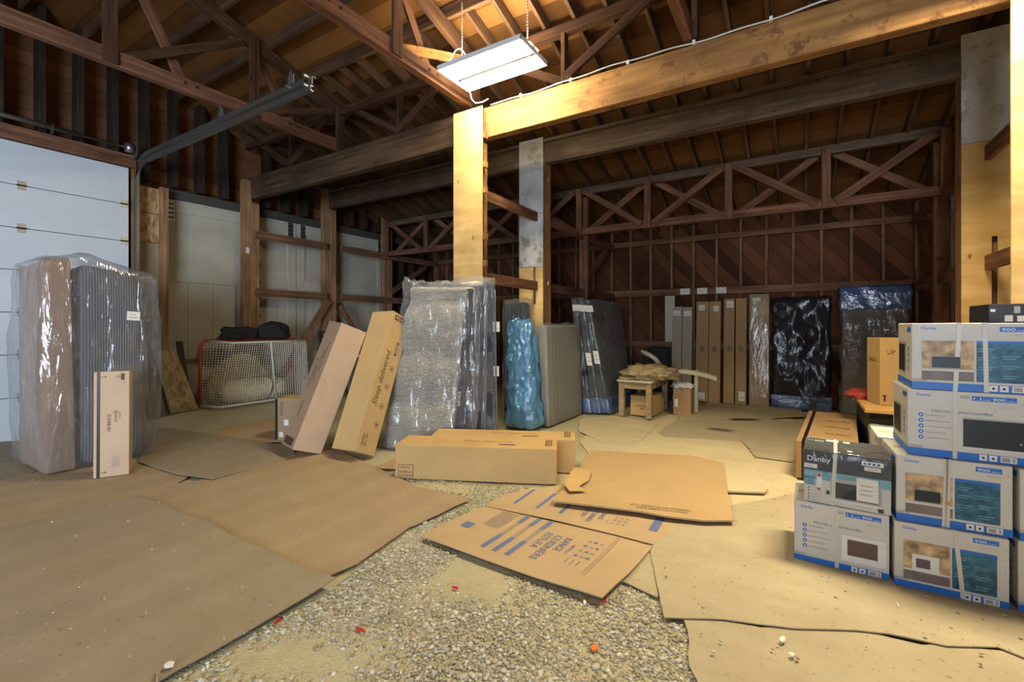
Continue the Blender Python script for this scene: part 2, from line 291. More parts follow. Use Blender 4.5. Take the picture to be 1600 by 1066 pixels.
film('clear_film', base=0.10, gain=0.35); film('milky_film', (0.88, 0.88, 0.88), base=0.09, gain=0.55, gloss=0.5); film('grey_bag_film', (0.72, 0.72, 0.75), base=0.16, gain=0.55, gloss=0.6, bump=0.9)
film('blue_film', (0.16, 0.50, 0.90), base=0.55, gain=0.4, rough=0.2, gloss=0.3, bump=1.0); film('blue_base_film', (0.12, 0.22, 0.50), base=0.6, gain=0.4, rough=0.18, scale=(5, 5, 5), gloss=0.2)
film('dark_film', (0.20, 0.20, 0.24), base=0.10, gain=0.22, rough=0.16, scale=(2.6, 2.6, 1.3), bump=0.5, gloss=0.3, soft=0.03); film('thin_film', base=0.05, gain=0.15)
ground_mat(); stone_mat()
osb_mat('osb', (0.30, 0.17, 0.07), (0.50, 0.31, 0.14), (0.62, 0.43, 0.22)); osb_mat('osb_old', (0.22, 0.16, 0.08), (0.36, 0.27, 0.15), (0.46, 0.37, 0.23))

# ------------------------------------------------------------------ object helpers
def tag(o, label=None, cat=None, group=None, kind=None):
    if label: o['label'] = label
    if cat: o['category'] = cat
    if group: o['group'] = group
    if kind: o['kind'] = kind
    return o
def thing(name, label, cat, loc=(0, 0, 0), group=None):
    o = bpy.data.objects.new(name, None); COL.objects.link(o); o.location = loc; o.empty_display_size = 0.1
    return tag(o, label, cat, group)
def put(name, me, parent=None, M=None):
    """link a mesh; M is its matrix in the world, kept under a parent that is not rotated"""
    o = bpy.data.objects.new(name, me); COL.objects.link(o)
    M = M or Matrix.Identity(4)
    if parent is not None:
        base = Vector((0, 0, 0)); q = parent
        while q is not None: base = base + q.matrix_basis.to_translation(); q = q.parent
        o.parent = parent
        M = Matrix.Translation(-base) @ M
    o.matrix_basis = M
    return o
def mesh(verts, faces, mats, smooth=False, idx=None, name='mesh'):
    me = bpy.data.meshes.new(name); me.from_pydata([tuple(v) for v in verts], [], faces)
    for mm in (mats if isinstance(mats, (list, tuple)) else [mats]): me.materials.append(MATS[mm])
    if idx is not None: me.polygons.foreach_set('material_index', idx)
    if smooth: me.polygons.foreach_set('use_smooth', [True] * len(me.polygons))
    me.update(); return me
class MB:
    def __init__(s): s.v = []; s.f = []; s.i = []; s.m = []
    def mi(s, m):
        if m not in s.m: s.m.append(m)
        return s.m.index(m)
    def add(s, v, f, m):
        k = len(s.v); s.v += [tuple(x) for x in v]; s.f += [tuple(a + k for a in q) for q in f]; s.i += [s.mi(m)] * len(f)
    def box(s, a, b, m, M=None):
        x0, y0, z0 = a; x1, y1, z1 = b
        v = [Vector(p) for p in ((x0,y0,z0),(x1,y0,z0),(x1,y1,z0),(x0,y1,z0),(x0,y0,z1),(x1,y0,z1),(x1,y1,z1),(x0,y1,z1))]
        if M is not None: v = [M @ p for p in v]
        s.add(v, [(0,3,2,1),(4,5,6,7),(0,1,5,4),(1,2,6,5),(2,3,7,6),(3,0,4,7)], m)
    def tube(s, pts, r, m, n=8, caps=True):
        pts = [Vector(p) for p in pts]; k0 = len(s.v); rings = []
        up = Vector((0, 0, 1)) if abs((pts[1] - pts[0]).normalized().z) < 0.9 else Vector((1, 0, 0))
        for i, p in enumerate(pts):
            d = (pts[min(i + 1, len(pts) - 1)] - pts[max(i - 1, 0)]).normalized()
            a = d.cross(up)
            if a.length < 1e-4: a = d.orthogonal()
            a.normalize(); b2 = d.cross(a).normalized(); rr = r[i] if isinstance(r, (list, tuple)) else r
            rings.append([p + (a * math.cos(t) + b2 * math.sin(t)) * rr for t in [2 * math.pi * j / n for j in range(n)]])
        v = [q for rg in rings for q in rg]; f = []
        for i in range(len(pts) - 1):
            for j in range(n): f.append((i*n+j, i*n+(j+1)%n, (i+1)*n+(j+1)%n, (i+1)*n+j))
        if caps: f.append(tuple(range(n))[::-1]); f.append(tuple((len(pts)-1)*n + j for j in range(n)))
        s.add(v, f, m)
    def build(s, name, parent=None, M=None, smooth=False, bevel=0.0):
        o = put(name, mesh(s.v, s.f, s.m, smooth, s.i, name), parent, M)
        if bevel:
            b = o.modifiers.new('bevel', 'BEVEL'); b.width = bevel; b.segments = 2; b.limit_method = 'ANGLE'
        return o
def frame(p0, p1, up=(0, 0, 1)):
    x = (Vector(p1) - Vector(p0)); L = x.length; x.normalize(); u = Vector(up)
    y = u.cross(x)
    if y.length < 1e-4: y = Vector((0, 1, 0)).cross(x)
    y.normalize(); z = x.cross(y)
    return Matrix(((x.x, y.x, z.x, p0[0]), (x.y, y.y, z.y, p0[1]), (x.z, y.z, z.z, p0[2]), (0, 0, 0, 1))), L
def timber(name, p0, p1, w, h, mat, parent=None, up=(0, 0, 1), bevel=0.004):
    """a length of lumber from p0 to p1; its own X runs along the grain; w across, h along up"""
    M, L = frame(p0, p1, up); b = MB(); b.box((0, -w/2, -h/2), (L, w/2, h/2), mat)
    return b.build(name, parent, M, bevel=bevel)
def slab(name, C8, mat, parent=None, r=0.04, n=(10, 6, 14), disp=None, matf=None, extra=None, smooth=True):
    """soft box through eight corners C8[(i,j,k)] with rounded edges; disp(p,normal)->offset along the normal"""
    c = {k: Vector(v) for k, v in C8.items()}
    def ln(ax):
        e = [0, 0, 0]; e[ax] = 1; return max(0.02, (c[tuple(e)] - c[(0, 0, 0)]).length)
    L = [ln(0), ln(1), ln(2)]; rr = min(r, min(L) * 0.45)
    ax = []
    for d in range(3):
        inner = np.linspace(rr, L[d] - rr, n[d] + 1); ax.append([0, rr*0.3, *inner, L[d] - rr*0.3, L[d]])
    def tri(p):
        u, v, q = (p[i] / L[i] for i in range(3)); o = Vector((0, 0, 0))
        for i in (0, 1):
            for j in (0, 1):
                for k in (0, 1): o += c[(i, j, k)] * ((u if i else 1-u) * (v if j else 1-v) * (q if k else 1-q))
        return o
    idx = {}; V = []; Fc = []
    def vert(i, j, k):
        key = (i, j, k)
        if key not in idx:
            p = Vector((ax[0][i], ax[1][j], ax[2][k])); q = Vector([min(max(p[a], rr), L[a] - rr) for a in range(3)])
            d = p - q
            if d.length > 1e-9: p = q + d.normalized() * rr
            idx[key] = len(V); V.append(tri(p))
        return idx[key]
    sz = [len(a) - 1 for a in ax]
    for a, b_, cc in ((0, 1, 2), (1, 2, 0), (2, 0, 1)):
        for side in (0, sz[cc]):
            for i in range(sz[a]):
                for j in range(sz[b_]):
                    q = []
                    for di, dj in ((0,0),(1,0),(1,1),(0,1)):
                        e = [0,0,0]; e[a] = i+di; e[b_] = j+dj; e[cc] = side; q.append(vert(*e))
                    Fc.append(tuple(q if side else q[::-1]))
    vol = (c[(1,0,0)] - c[(0,0,0)]).cross(c[(0,1,0)] - c[(0,0,0)]).dot(c[(0,0,1)] - c[(0,0,0)])
    if vol < 0: Fc = [q[::-1] for q in Fc]
    me = mesh(V, Fc, mat, smooth, name=name)
    if disp:
        nn = [v.normal.copy() for v in me.vertices]
        for v, q in zip(me.vertices, nn): v.co += disp(v.co.copy(), q)
    if extra: extra(me)
    me.update()
    return put(name, me, parent)
def block8(x0, x1, y0, y1, z0, z1, lean=(0, 0)):
    return {(i, j, k): Vector(((x1 if i else x0) + lean[0]*k, (y1 if j else y0) + lean[1]*k, z1 if k else z0)) for i in (0,1) for j in (0,1) for k in (0,1)}
def grow(C8, g, top=None):
    """the same eight corners pushed outwards by g"""
    cen = sum((Vector(v) for v in C8.values()), Vector()) / 8; o = {}
    for k, v in C8.items():
        v = Vector(v); nb = []
        for a in range(3):
            e = list(k); e[a] = 1 - e[a]; d = (v - Vector(C8[tuple(e)])); nb.append(d.normalized() if d.length > 1e-6 else Vector())
        p = v + (nb[0] + nb[1]) * g + nb[2] * (g if k[2] else 0.0)
        p.z = max(p.z, v.z if not k[2] else p.z); o[k] = p
    return o
def wrinkle(amp, sc=(5, 5, 2.2), seed=0.0, top=None, ztop=None):
    def f(p, n):
        q = Vector((p.x*sc[0] + seed, p.y*sc[1], p.z*sc[2]))
        a = noise.noise(q) + 0.6 * abs(noise.noise(q * 2.3)) * 2 - 0.4
        o = n * (a * amp)
        if top and p.z > ztop:
            t = noise.noise(Vector((p.x*9 + seed, p.y*9, 0.3))) * 0.5 + abs(noise.noise(Vector((p.x*4, p.y*4, seed))))
            o += Vector((0, 0, max(0, t) * top))
        if p.z < 0.05: o = Vector((o.x, o.y, max(0, o.z)))
        return o
    return f
_tc = {}
def text_geo(s, shear=0.0, bold=False):
    key = (s, shear, bold)
    if key not in _tc:
        cu = bpy.data.curves.new('t', 'FONT'); cu.body = s; cu.size = 1; cu.resolution_u = 2; cu.shear = shear
        if bold: cu.offset = 0.008
        o = bpy.data.objects.new('t', cu); me = bpy.data.meshes.new_from_object(o)
        v = np.array([tuple(x.co) for x in me.vertices]) if len(me.vertices) else np.zeros((0, 3)); f = [tuple(p.vertices) for p in me.polygons]
        bpy.data.objects.remove(o); bpy.data.curves.remove(cu); bpy.data.meshes.remove(me)
        _tc[key] = (v, f)
    return _tc[key]
class Print(MB):
    """flat ink, labels and letters on a face: origin o, directions u, v, lifted off the face"""
    def __init__(s, o, u, v, lift=0.0015):
        super().__init__(); s.o = Vector(o); s.u = Vector(u).normalized(); s.w = Vector(v).normalized(); s.n = s.u.cross(s.w).normalized(); s.l = lift
    def P(s, a, b, k=1): return s.o + s.u*a + s.w*b + s.n*(s.l*k)
    def rect(s, a0, b0, a1, b1, m, k=1):
        s.add([s.P(a0,b0,k), s.P(a1,b0,k), s.P(a1,b1,k), s.P(a0,b1,k)], [(0,1,2,3)], m)
    def disc(s, a, b, r, m, k=1, n=14):
        s.add([s.P(a + r*math.cos(t), b + r*math.sin(t), k) for t in [2*math.pi*i/n for i in range(n)]], [tuple(range(n))], m)
    def ring(s, a, b, r, t, m, k=1, n=18):
        v = []; f = []
        for i in range(n):
            c, q = math.cos(2*math.pi*i/n), math.sin(2*math.pi*i/n); v += [s.P(a+r*c, b+r*q, k), s.P(a+(r-t)*c, b+(r-t)*q, k)]
        for i in range(n): j = (i+1) % n; f.append((2*i, 2*j, 2*j+1, 2*i+1))
        s.add(v, f, m)
    def text(s, t, a, b, h, m, k=1, width=None, rot=0.0, shear=0.0, bold=False, center=False):
        v, f = text_geo(t, shear, bold)
        if not len(v): return
        v = v.copy(); mn = v.min(0); mx = v.max(0); v[:, 0] -= mn[0]; v[:, 1] -= max(mn[1], 0) if mn[1] > 0 else 0
        v[:, :2] *= h / 0.72
        if width: v[:, 0] *= width / max(v[:, 0].max(), 1e-6)
        if center: v[:, 0] -= v[:, 0].max() / 2
        c, q = math.cos(rot), math.sin(rot)
        s.add([s.P(a + x*c - y*q, b + x*q + y*c, k) for x, y, _ in v], f, m)

# ------------------------------------------------------------------ the setting
XW = -8.05; YB = 9.2; XR = 5.2; YF = -6.2
def roof_z(y): return 4.61 - 0.29 * (y - 4.35)         # underside line of rafters and purlins
PEAK = -1.6
def gz(x, y):
    def ss(a, b, t): t = min(1, max(0, (t - a) / (b - a))); return t*t*(3 - 2*t)
    return 0.13 * ss(-6.5, -7.6, x) * ss(2.5, 3.2, y)
V = []; Fc = []; nx, ny = 70, 78
for j in range(ny + 1):
    for i in range(nx + 1):
        x = -9.0 + (XR + 9.0) * i / nx; y = YF + (9.4 - YF) * j / ny
        V.append((x, y, gz(x, y) + 0.004 * noise.noise(Vector((x*2, y*2, 0)))))
for j in range(ny):
    for i in range(nx): a = j*(nx+1)+i; Fc.append((a, a+1, a+nx+2, a+nx+1))
tag(put('floor', mesh(V, Fc, 'dirt', True, name='floor')), kind='structure')
b = MB(); b.box((-9.0, YB, 0), (XR, YB + 0.04, 3.32), 'wall_boards'); tag(b.build('wall_back'), kind='structure')
def gable(x0, x1, m):
    b = MB(); ys = [YF, PEAK, YB]; top = [roof_z(2*PEAK - YF), roof_z(PEAK), roof_z(YB)]
    v = []
    for x in (x0, x1):
        v += [(x, YF, 0), (x, YB, 0), (x, YB, top[2] + 0.15), (x, PEAK, top[1] + 0.15), (x, YF, top[0] + 0.15)]
    b.add(v, [(0, 1, 2, 3, 4), (9, 8, 7, 6, 5), (0, 5, 6, 1), (1, 6, 7, 2), (2, 7, 8, 3), (3, 8, 9, 4), (4, 9, 5, 0)], m)
    return b
tag(gable(-8.50, -8.46, 'left_boards').build('wall_left'), kind='structure')
tag(gable(XR, XR + 0.04, 'left_boards').build('wall_right'), kind='structure')
zf = roof_z(2*PEAK - YF) + 0.15
b = MB()
for a, c in (((-9.0, YF-0.04, 0), (-1.6, YF, zf)), ((2.8, YF-0.04, 0), (XR, YF, zf)), ((-1.6, YF-0.04, 3.6), (2.8, YF, zf))): b.box(a, c, 'left_boards')  # leaves an unseen opening, added to admit the daylight fill
tag(b.build('wall_front'), kind='structure')
b = MB(); zb, zp = roof_z(YB + 0.1) + 0.15, roof_z(PEAK) + 0.15
v = [(-9.0, YB+0.1, zb), (XR+0.1, YB+0.1, zb), (XR+0.1, PEAK, zp), (-9.0, PEAK, zp), (-9.0, YF-0.1, zf), (XR+0.1, YF-0.1, zf)]
v += [(x, y, z + 0.03) for x, y, z in v]
b.add(v, [(0,1,2,3), (3,2,5,4), (7,6,9,8), (8,9,10,11), (0,6,7,1), (1,7,8,2), (2,8,11,5), (5,11,10,4), (4,10,9,3), (3,9,6,0)], 'deck_boards')
tag(b.build('ceiling'), kind='structure')

# garage door in the left wall: stacked steel sections with hinges
door = thing('door_1', None, None, (XW, 0.8, 0)); tag(door, 'white steel sectional overhead door behind the wrapped mattress stack', kind='structure')
zs = [0.0, 0.52, 1.04, 1.555, 2.07, 2.58, 3.10, 3.62]
for a, c in zip(zs, zs[1:]):
    b = MB(); b.box((XW - 0.05, -1.1, a + 0.004), (XW, 2.68, c - 0.004), 'door_steel')
    for q in (0.33, 0.66): b.box((XW - 0.001, -1.1, a + (c-a)*q - 0.003), (XW + 0.003, 2.68, a + (c-a)*q + 0.003), 'door_steel')
    b.build('door_section', door, bevel=0.003)
for z in zs[1:-1]:
    for y in (0.45, 1.62, 2.63):
        b = MB(); b.box((XW, y-0.035, z-0.055), (XW+0.006, y+0.035, z+0.055), 'galvanised'); b.tube([(XW+0.012, y-0.045, z), (XW+0.012, y+0.045, z)], 0.009, 'rubber')
        b.build('hinge', door)
b = MB(); b.box((XW-0.04, -1.1, -0.0), (XW+0.01, 2.68, 0.012), 'fixture_white'); b.build('bottom_light_line', door)  # white strip standing in for light in the gap under the door
# white sliding doors outside the posts
def barn(name, y0, y1, label):
    X = XW - 0.27; d = thing(name, None, None, (X, (y0+y1)/2, 0.13)); tag(d, label, kind='structure')
    b = MB(); b.box((X-0.03, y0, 0.13), (X, y1, 3.37), 'cream_paint')
    for k in range(1, 6): y = y0 + (y1-y0)*k/6; b.box((X, y-0.003, 0.13), (X+0.0015, y+0.003, 2.1), 'cream_shadow_gap')
    b.build('door_panel', d)
    b = MB(); X2 = X + 0.025
    for a, c, e, f in ((y0, y0+0.17, 0.13, 3.37), (y1-0.17, y1, 0.13, 3.37), (y0+0.17, y1-0.17, 3.17, 3.37), (y0+0.17, y1-0.17, 2.08, 2.28), (y0+0.17, y1-0.17, 0.13, 0.33)):
        b.box((X, a, e), (X2, c, f), 'cream_paint')
    b.build('door_frame', d, bevel=0.004)
    for y in (y0+0.12, y1-0.12):
        b = MB(); b.box((X2, y-0.05, 3.02), (X2+0.008, y+0.05, 3.36), 'galvanised')
        for k in range(4): b.box((X2+0.008, y-0.035, 3.06+k*0.07), (X2+0.012, y-0.005, 3.09+k*0.07), 'rubber'); b.box((X2+0.008, y+0.005, 3.06+k*0.07), (X2+0.012, y+0.035, 3.09+k*0.07), 'rubber')
        b.build('roller_hanger', d)
barn('door_2', 3.17, 5.40, 'cream painted sliding door behind the hockey net')
barn('door_3', 5.42, 7.62, 'cream painted sliding door nearer the back corner')
b = MB(); b.box((XW-0.30, 3.12, 3.38), (XW-0.18, 9.1, 3.50), 'dull_metal'); b.box((XW-0.18, 3.12, 3.36), (XW-0.17, 9.1, 3.40), 'dull_metal')
tag(b.build('trim_1'), 'dark steel track over the cream sliding doors', kind='structure')
tag(timber('trim_2', (XW+0.03, -1.3, 3.71), (XW+0.03, 2.75, 3.71), 0.06, 0.17, 'truss_timber'), 'long timber header above the overhead door', kind='structure')
# panels between overhead door and first stud
for nm, z0, z1, m, lb in (('strand_board', 3.05, 3.42, 'osb', 'small bright strand board piece high beside the door track'), ('strand_board', 2.62, 3.04, 'osb', 'strand board piece under the topmost one beside the door track'),
                          ('grey_board', 1.85, 2.61, 'board_grey_floor', 'grey weathered panel beside the overhead door track'), ('strand_board', 0.1, 1.84, 'osb_old', 'long dull strand board panel behind the leaning offcut')):
    b = MB(); b.box((XW-0.06, 2.80, z0), (XW-0.045, 3.06, z1), m); tag(b.build(nm), lb, 'panel')
tag(timber('door_post', (XW-0.02, 3.11, 0.1), (XW-0.02, 3.11, 3.45), 0.09, 0.10, 'post_wood', up=(0,1,0)), 'narrow brown timber post left of the cream sliding doors', 'post')
tag(timber('door_post', (XW+0.02, 2.745, 0.0), (XW+0.02, 2.745, 3.62), 0.06, 0.07, 'yellow_timber', up=(0,1,0)), 'slim yellow timber jamb behind the steel door track', 'post')

# studs above the left doors
for k in range(24):
    y = 0.35 + 0.37*k
    if y > 9.1: break
    if 4.15 < y < 4.6 or 5.75 < y < 6.15: continue
    z1 = roof_z(y) + 0.13; z0 = 3.80 if y < 2.75 else (3.52 if y < 7.7 else 0.14)
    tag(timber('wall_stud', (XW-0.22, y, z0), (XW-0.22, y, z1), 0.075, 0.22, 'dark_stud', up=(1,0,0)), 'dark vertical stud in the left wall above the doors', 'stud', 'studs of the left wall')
# back wall studs and rails
for k in range(-24, 9):
    x = -1.277 + 0.395*(k+7) - 0.395*7 + 0.0
    if x < -8.3 or x > 2.6: continue
    tag(timber('back_stud', (x, YB-0.07, 0), (x, YB-0.07, roof_z(YB-0.07)+0.05), 0.045, 0.13, 'stud_wood', up=(0,1,0)), 'vertical timber stud of the diagonal-boarded back wall', 'stud', 'studs of the back wall')
for z, h, lb in ((2.02, 0.13, 'middle brown rail across the back wall studs carrying paper notes'), (3.00, 0.10, 'upper brown rail across the back wall studs'), (1.03, 0.12, 'lower brown rail across the back wall studs behind the cartons')):
    tag(timber('wall_rail', (-8.3, YB-0.155, z), (2.6, YB-0.155, z), 0.038, h, 'old_timber'), lb, 'rail')
# rafters of the low roof
k = 0; x = -8.2
while x < 3.4:
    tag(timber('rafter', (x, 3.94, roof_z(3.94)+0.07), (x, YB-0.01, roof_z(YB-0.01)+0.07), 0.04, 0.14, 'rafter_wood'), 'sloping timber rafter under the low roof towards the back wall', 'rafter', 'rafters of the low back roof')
    x += 0.345
# purlins of the main roof
y = 3.91
while y > PEAK + 0.1:
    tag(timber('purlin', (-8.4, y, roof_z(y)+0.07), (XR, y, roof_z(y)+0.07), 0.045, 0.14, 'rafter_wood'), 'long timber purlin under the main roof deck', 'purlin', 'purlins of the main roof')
    y -= 0.56

# ------------------------------------------------------------------ beams, columns, trusses
B1 = thing('main_beam', 'long deep yellowish main beam crossing behind the tube light', 'beam', (-3.3, 4.35, 3.5))
timber('beam_timber', (-8.2, 4.42, 3.745), (-3.27, 4.42, 3.745), 0.11, 0.37, 'brown_beam', B1, bevel=0.01)['label'] = 'left length of the beam in dark weathered timber'
timber('beam_timber', (-3.25, 4.42, 3.735), (2.6, 4.42, 3.735), 0.11, 0.35, 'yellow_timber', B1, bevel=0.01)['label'] = 'right length of the beam in yellow timber'
B2 = thing('rear_beam', 'grey rough beam between the two painted columns, behind the yellow main beam', 'beam', (-3.3, 5.97, 3.74))
timber('beam_timber', (-8.2, 5.97, 3.88), (-3.32, 5.97, 3.88), 0.12, 0.29, 'grey_timber', B2, bevel=0.008)
timber('beam_timber', (-3.28, 5.97, 3.88), (2.6, 5.97, 3.88), 0.12, 0.29, 'grey_timber', B2, bevel=0.008)
timber('cap_plank', (-8.2, 5.96, 4.05), (2.6, 5.96, 4.05), 0.18, 0.045, 'grey_timber', B2)
def cleats(parent, x, y, zlist, m='yellow_timber', dx=0.0, dy=0.03):
    for z in zlist:
        b = MB(); b.box((x-0.028, y-dy, z-0.035), (x+0.006, y+dy, z+0.035), m); b.build('cleat', parent, bevel=0.003)
def column(name, label, x0, x1, y0, y1, ztop, skins, slot=None, cl=(), base=0.0):
    t = thing(name, label, 'column', ((x0+x1)/2, (y0+y1)/2, base))
    timber('core_post', ((x0+x1)/2, (y0+y1)/2+0.02, base), ((x0+x1)/2, (y0+y1)/2+0.02, ztop), x1-x0-0.03, y1-y0-0.04, 'post_wood', t, up=(0,1,0))
    for z0, z1, m, nm in skins:
        if slot and slot[1] > z0 and slot[0] < z1:
            sx = slot[2]
            s0 = max(slot[0], z0); s1 = min(slot[1], z1)
            M = Matrix(((0,1,0,0),(0,0,1,0),(1,0,0,0),(0,0,0,1)))
            b = MB(); M = Matrix(((0,0,1,0),(0,1,0,0),(1,0,0,0),(0,0,0,1)))
            for a0, a1, c0, c1 in ((z0, z1, x0, sx-0.02), (z0, z1, sx+0.02, x1), (z0, s0, sx-0.02, sx+0.02), (s1, z1, sx-0.02, sx+0.02)):
                if a1 - a0 > 0.005: b.box((a0, y0-0.02, c0), (a1, y0, c1), m)
            b.build(nm, t, M)
        else:
            M, L = frame((((x0+x1)/2), y0-0.01, z0), (((x0+x1)/2), y0-0.01, z1), up=(0,1,0))
            b = MB(); b.box((0, -(x1-x0)/2, -0.01), (L, (x1-x0)/2, 0.01), m); b.build(nm, t, M, bevel=0.002)
    if cl: cleats(t, x1+0.028, (y0+y1)/2, cl)
    return t
column('plywood_column', 'bright yellow plywood-faced column under the tube light', -3.457, -3.045, 4.27, 4.31, 3.88, [(0, 3.88, 'plywood', 'plywood_face')], cl=(3.55, 3.22, 2.93, 2.4, 2.1))
timber('column_post', (-3.25, 4.36, 0), (-3.25, 4.36, 3.50), 0.34, 0.09, 'yellow_timber', bpy.data.objects['plywood_column'], up=(0,1,0))
column('painted_column', 'column with peeling whitish paint above plywood, left of the grey rear beam', -3.50, -3.105, 5.84, 6.10, 4.08, [(2.24, 4.08, 'painted_board', 'painted_face'), (0, 2.235, 'plywood', 'plywood_face')], slot=(1.7, 2.235, -3.24), cl=(3.5, 3.1, 2.6, 2.0))
column('plywood_column', 'plywood column at the right photo edge, nearest the stacked white boxes', 1.146, 1.60, 4.20, 4.26, 4.6, [(0, 4.6, 'plywood', 'plywood_face')])
column('painted_column', 'column with peeling white paint above plywood at the far right', 1.27, 1.72, 5.84, 6.10, 4.08, [(3.07, 4.08, 'painted_board', 'painted_face'), (0, 3.065, 'plywood', 'plywood_face')], slot=(1.5, 2.2, 1.49))
for y0, y1, zt, lb in ((4.236, 4.51, 3.50, 'left wall post nearest the hockey net, under the dark beam end'), (5.80, 6.08, 3.72, 'left wall post between the two cream sliding doors'), (7.36, 7.60, 3.6, 'left wall post closest to the back corner')):
    t = thing('wall_post', lb, 'post', (XW, (y0+y1)/2, 0.13), 'posts along the left wall')
    timber('post_timber', (XW, y0+0.075, 0.13), (XW, y0+0.075, zt+0.38), 0.14, 0.12, 'post_wood', t, up=(1,0,0))
    timber('post_timber', (XW, y1-0.07, 0.13), (XW, y1-0.07, zt), 0.13, 0.14, 'post_wood', t, up=(1,0,0))
    cleats(t, XW+0.02, y1+0.03, (3.05, 2.75, 2.45, 2.15, 1.85, 1.55, 1.25) if y0 < 7 else ())
# rails along Y between the columns, with knee braces at the back wall
def yrails(X, ya, nm_side, zs=(2.95, 1.96), zhang=0.13):
    lvl = {2.95: 'upper', 1.96: 'lower'}
    for z in zs:
        t = thing('side_rail', f'{lvl[z]} timber rail running back to the rear wall {nm_side}', 'rail', (X, ya, z)); mt = 'old_timber' if X < -5 else 'truss_timber'
        for a, c in ((ya, 5.80), (6.12, YB-0.18)): timber('rail_length', (X, a, z), (X, c, z), 0.045, 0.13, mt, t)
    tag(timber('knee_brace', (X, 8.65, 2.86), (X, 7.5, 2.15), 0.05, 0.11, 'truss_timber'), f'diagonal knee brace below the upper rail end {nm_side}', 'brace')
yrails(-7.9, 4.4, 'along the left wall'); yrails(-3.2, 4.5, 'from the central columns'); yrails(1.44, 4.5, 'from the right hand columns')
tag(timber('diagonal_brace', (-7.86, 5.80, 1.88), (-7.86, 4.72, 0.30), 0.05, 0.13, 'old_timber'), 'dark diagonal brace from the left wall post down to the floor', 'brace')
tag(timber('diagonal_brace', (-7.86, 6.08, 1.80), (-7.86, 7.2, 0.17), 0.05, 0.12, 'old_timber'), 'short dark diagonal brace right of the middle left wall post', 'brace')
# posts under the lattice girder
for x, lb in ((-3.2, 'timber post under the lattice girder behind the black mattresses'), (1.46, 'timber post under the right end of the lattice girder')):
    tag(timber('girder_post', (x, 7.54, 0), (x, 7.54, 3.62), 0.15, 0.10, 'truss_timber', up=(0,1,0)), lb, 'post')
G = thing('lattice_girder', 'long timber lattice girder with crossed diagonals in front of the back wall', 'girder', (-3.2, 7.38, 2.95))
timber('chord', (-7.95, 7.38, 3.665), (1.56, 7.38, 3.71), 0.09, 0.11, 'grey_timber', G)
timber('chord', (-7.95, 7.38, 3.00), (1.50, 7.38, 3.00), 0.09, 0.11, 'truss_timber', G)
gx = [-3.2 + 1.165*i for i in range(-4, 5)]
for i, x in enumerate(gx):
    if x > 1.6: continue
    timber('upright', (x, 7.31, 2.93), (x, 7.31, 3.72), 0.10, 0.045, 'truss_timber', G, up=(0,1,0))
for i, (a, c) in enumerate(zip(gx, gx[1:])):
    for y, fl in ((7.30, i % 2 == 0), (7.46, i % 2 == 1)):
        p = (a+0.10, y, 3.67 if fl else 3.0); q = (c-0.10, y, 3.0 if fl else 3.67)
        timber('diagonal', p, q, 0.035, 0.095, 'truss_timber', G)
# lattice above the main beam
L2 = thing('roof_lattice', 'dark timber lattice with diagonals standing on the main beam', 'girder', (-3.3, 4.40, 3.95))
timber('chord', (-8.2, 4.42, 4.50), (3.2, 4.42, 4.50), 0.09, 0.10, 'web_timber', L2)
for x in (-6.9, -4.5, -2.1, 0.3, 2.7):
    timber('upright', (x, 4.42, 3.94), (x, 4.42, 4.46), 0.045, 0.09, 'web_timber', L2, up=(0,1,0))
    timber('diagonal', (x+0.02, 4.37, 3.97), (x+0.95, 4.37, 4.50), 0.04, 0.09, 'web_timber', L2)
    timber('diagonal', (x-0.02, 4.47, 3.97), (x-0.95, 4.47, 4.50), 0.04, 0.09, 'web_timber', L2)
# roof trusses running towards the camera
def truss(x, label):
    t = thing('roof_truss', label, 'truss', (x, 4.35, 3.95), 'roof trusses over the main floor')
    timber('bottom_chord', (x, -5.9, 4.03), (x, 4.52, 4.03), 0.085, 0.155, 'truss_timber', t, bevel=0.006)
    timber('top_chord', (x, 4.50, roof_z(4.50)-0.07), (x, PEAK, roof_z(PEAK)-0.07), 0.085, 0.14, 'web_timber', t)
    timber('top_chord', (x, PEAK, roof_z(PEAK)-0.07), (x, YF+0.05, roof_z(2*PEAK-YF)-0.07), 0.085, 0.14, 'web_timber', t)
    tops = [4.40, 3.15, 1.75, 0.2, -1.6]; bots = [4.40, 3.75, 2.45, 1.0, -0.6]
    for y in tops[:4]: timber('web', (x+0.055, y, 3.96), (x+0.055, y, roof_z(y)-0.01), 0.03 if y != 4.4 else 0.05, 0.12, 'web_timber', t, up=(0,1,0))
    for a, c in zip(bots[1:], tops[1:]):
        timber('web', (x-0.055, a, 4.02), (x-0.055, c+0.08, roof_z(c)-0.10), 0.035, 0.10, 'truss_timber', t)
    for a, c in zip(bots[1:], tops[:4]):
        timber('web', (x+0.02, c-0.12, roof_z(c)-0.12), (x+0.02, a-0.6, 4.05), 0.035, 0.09, 'yellow_timber' if -4 < x < -3 else 'web_timber', t)
    for y in (3.62, 3.74, 2.4, 2.52):
        b = MB(); b.tube([(x+0.040, y, 4.05), (x+0.052, y, 4.05)], 0.014, 'rubber'); b.build('bolt', t)
truss(-5.75, 'roof truss ending on the dark left part of the main beam')
truss(-3.3, 'roof truss ending on top of the bright plywood column')
truss(-0.85, 'roof truss ending on the yellow beam right of the tube light')
truss(1.6, 'roof truss above the plywood column at the right edge')
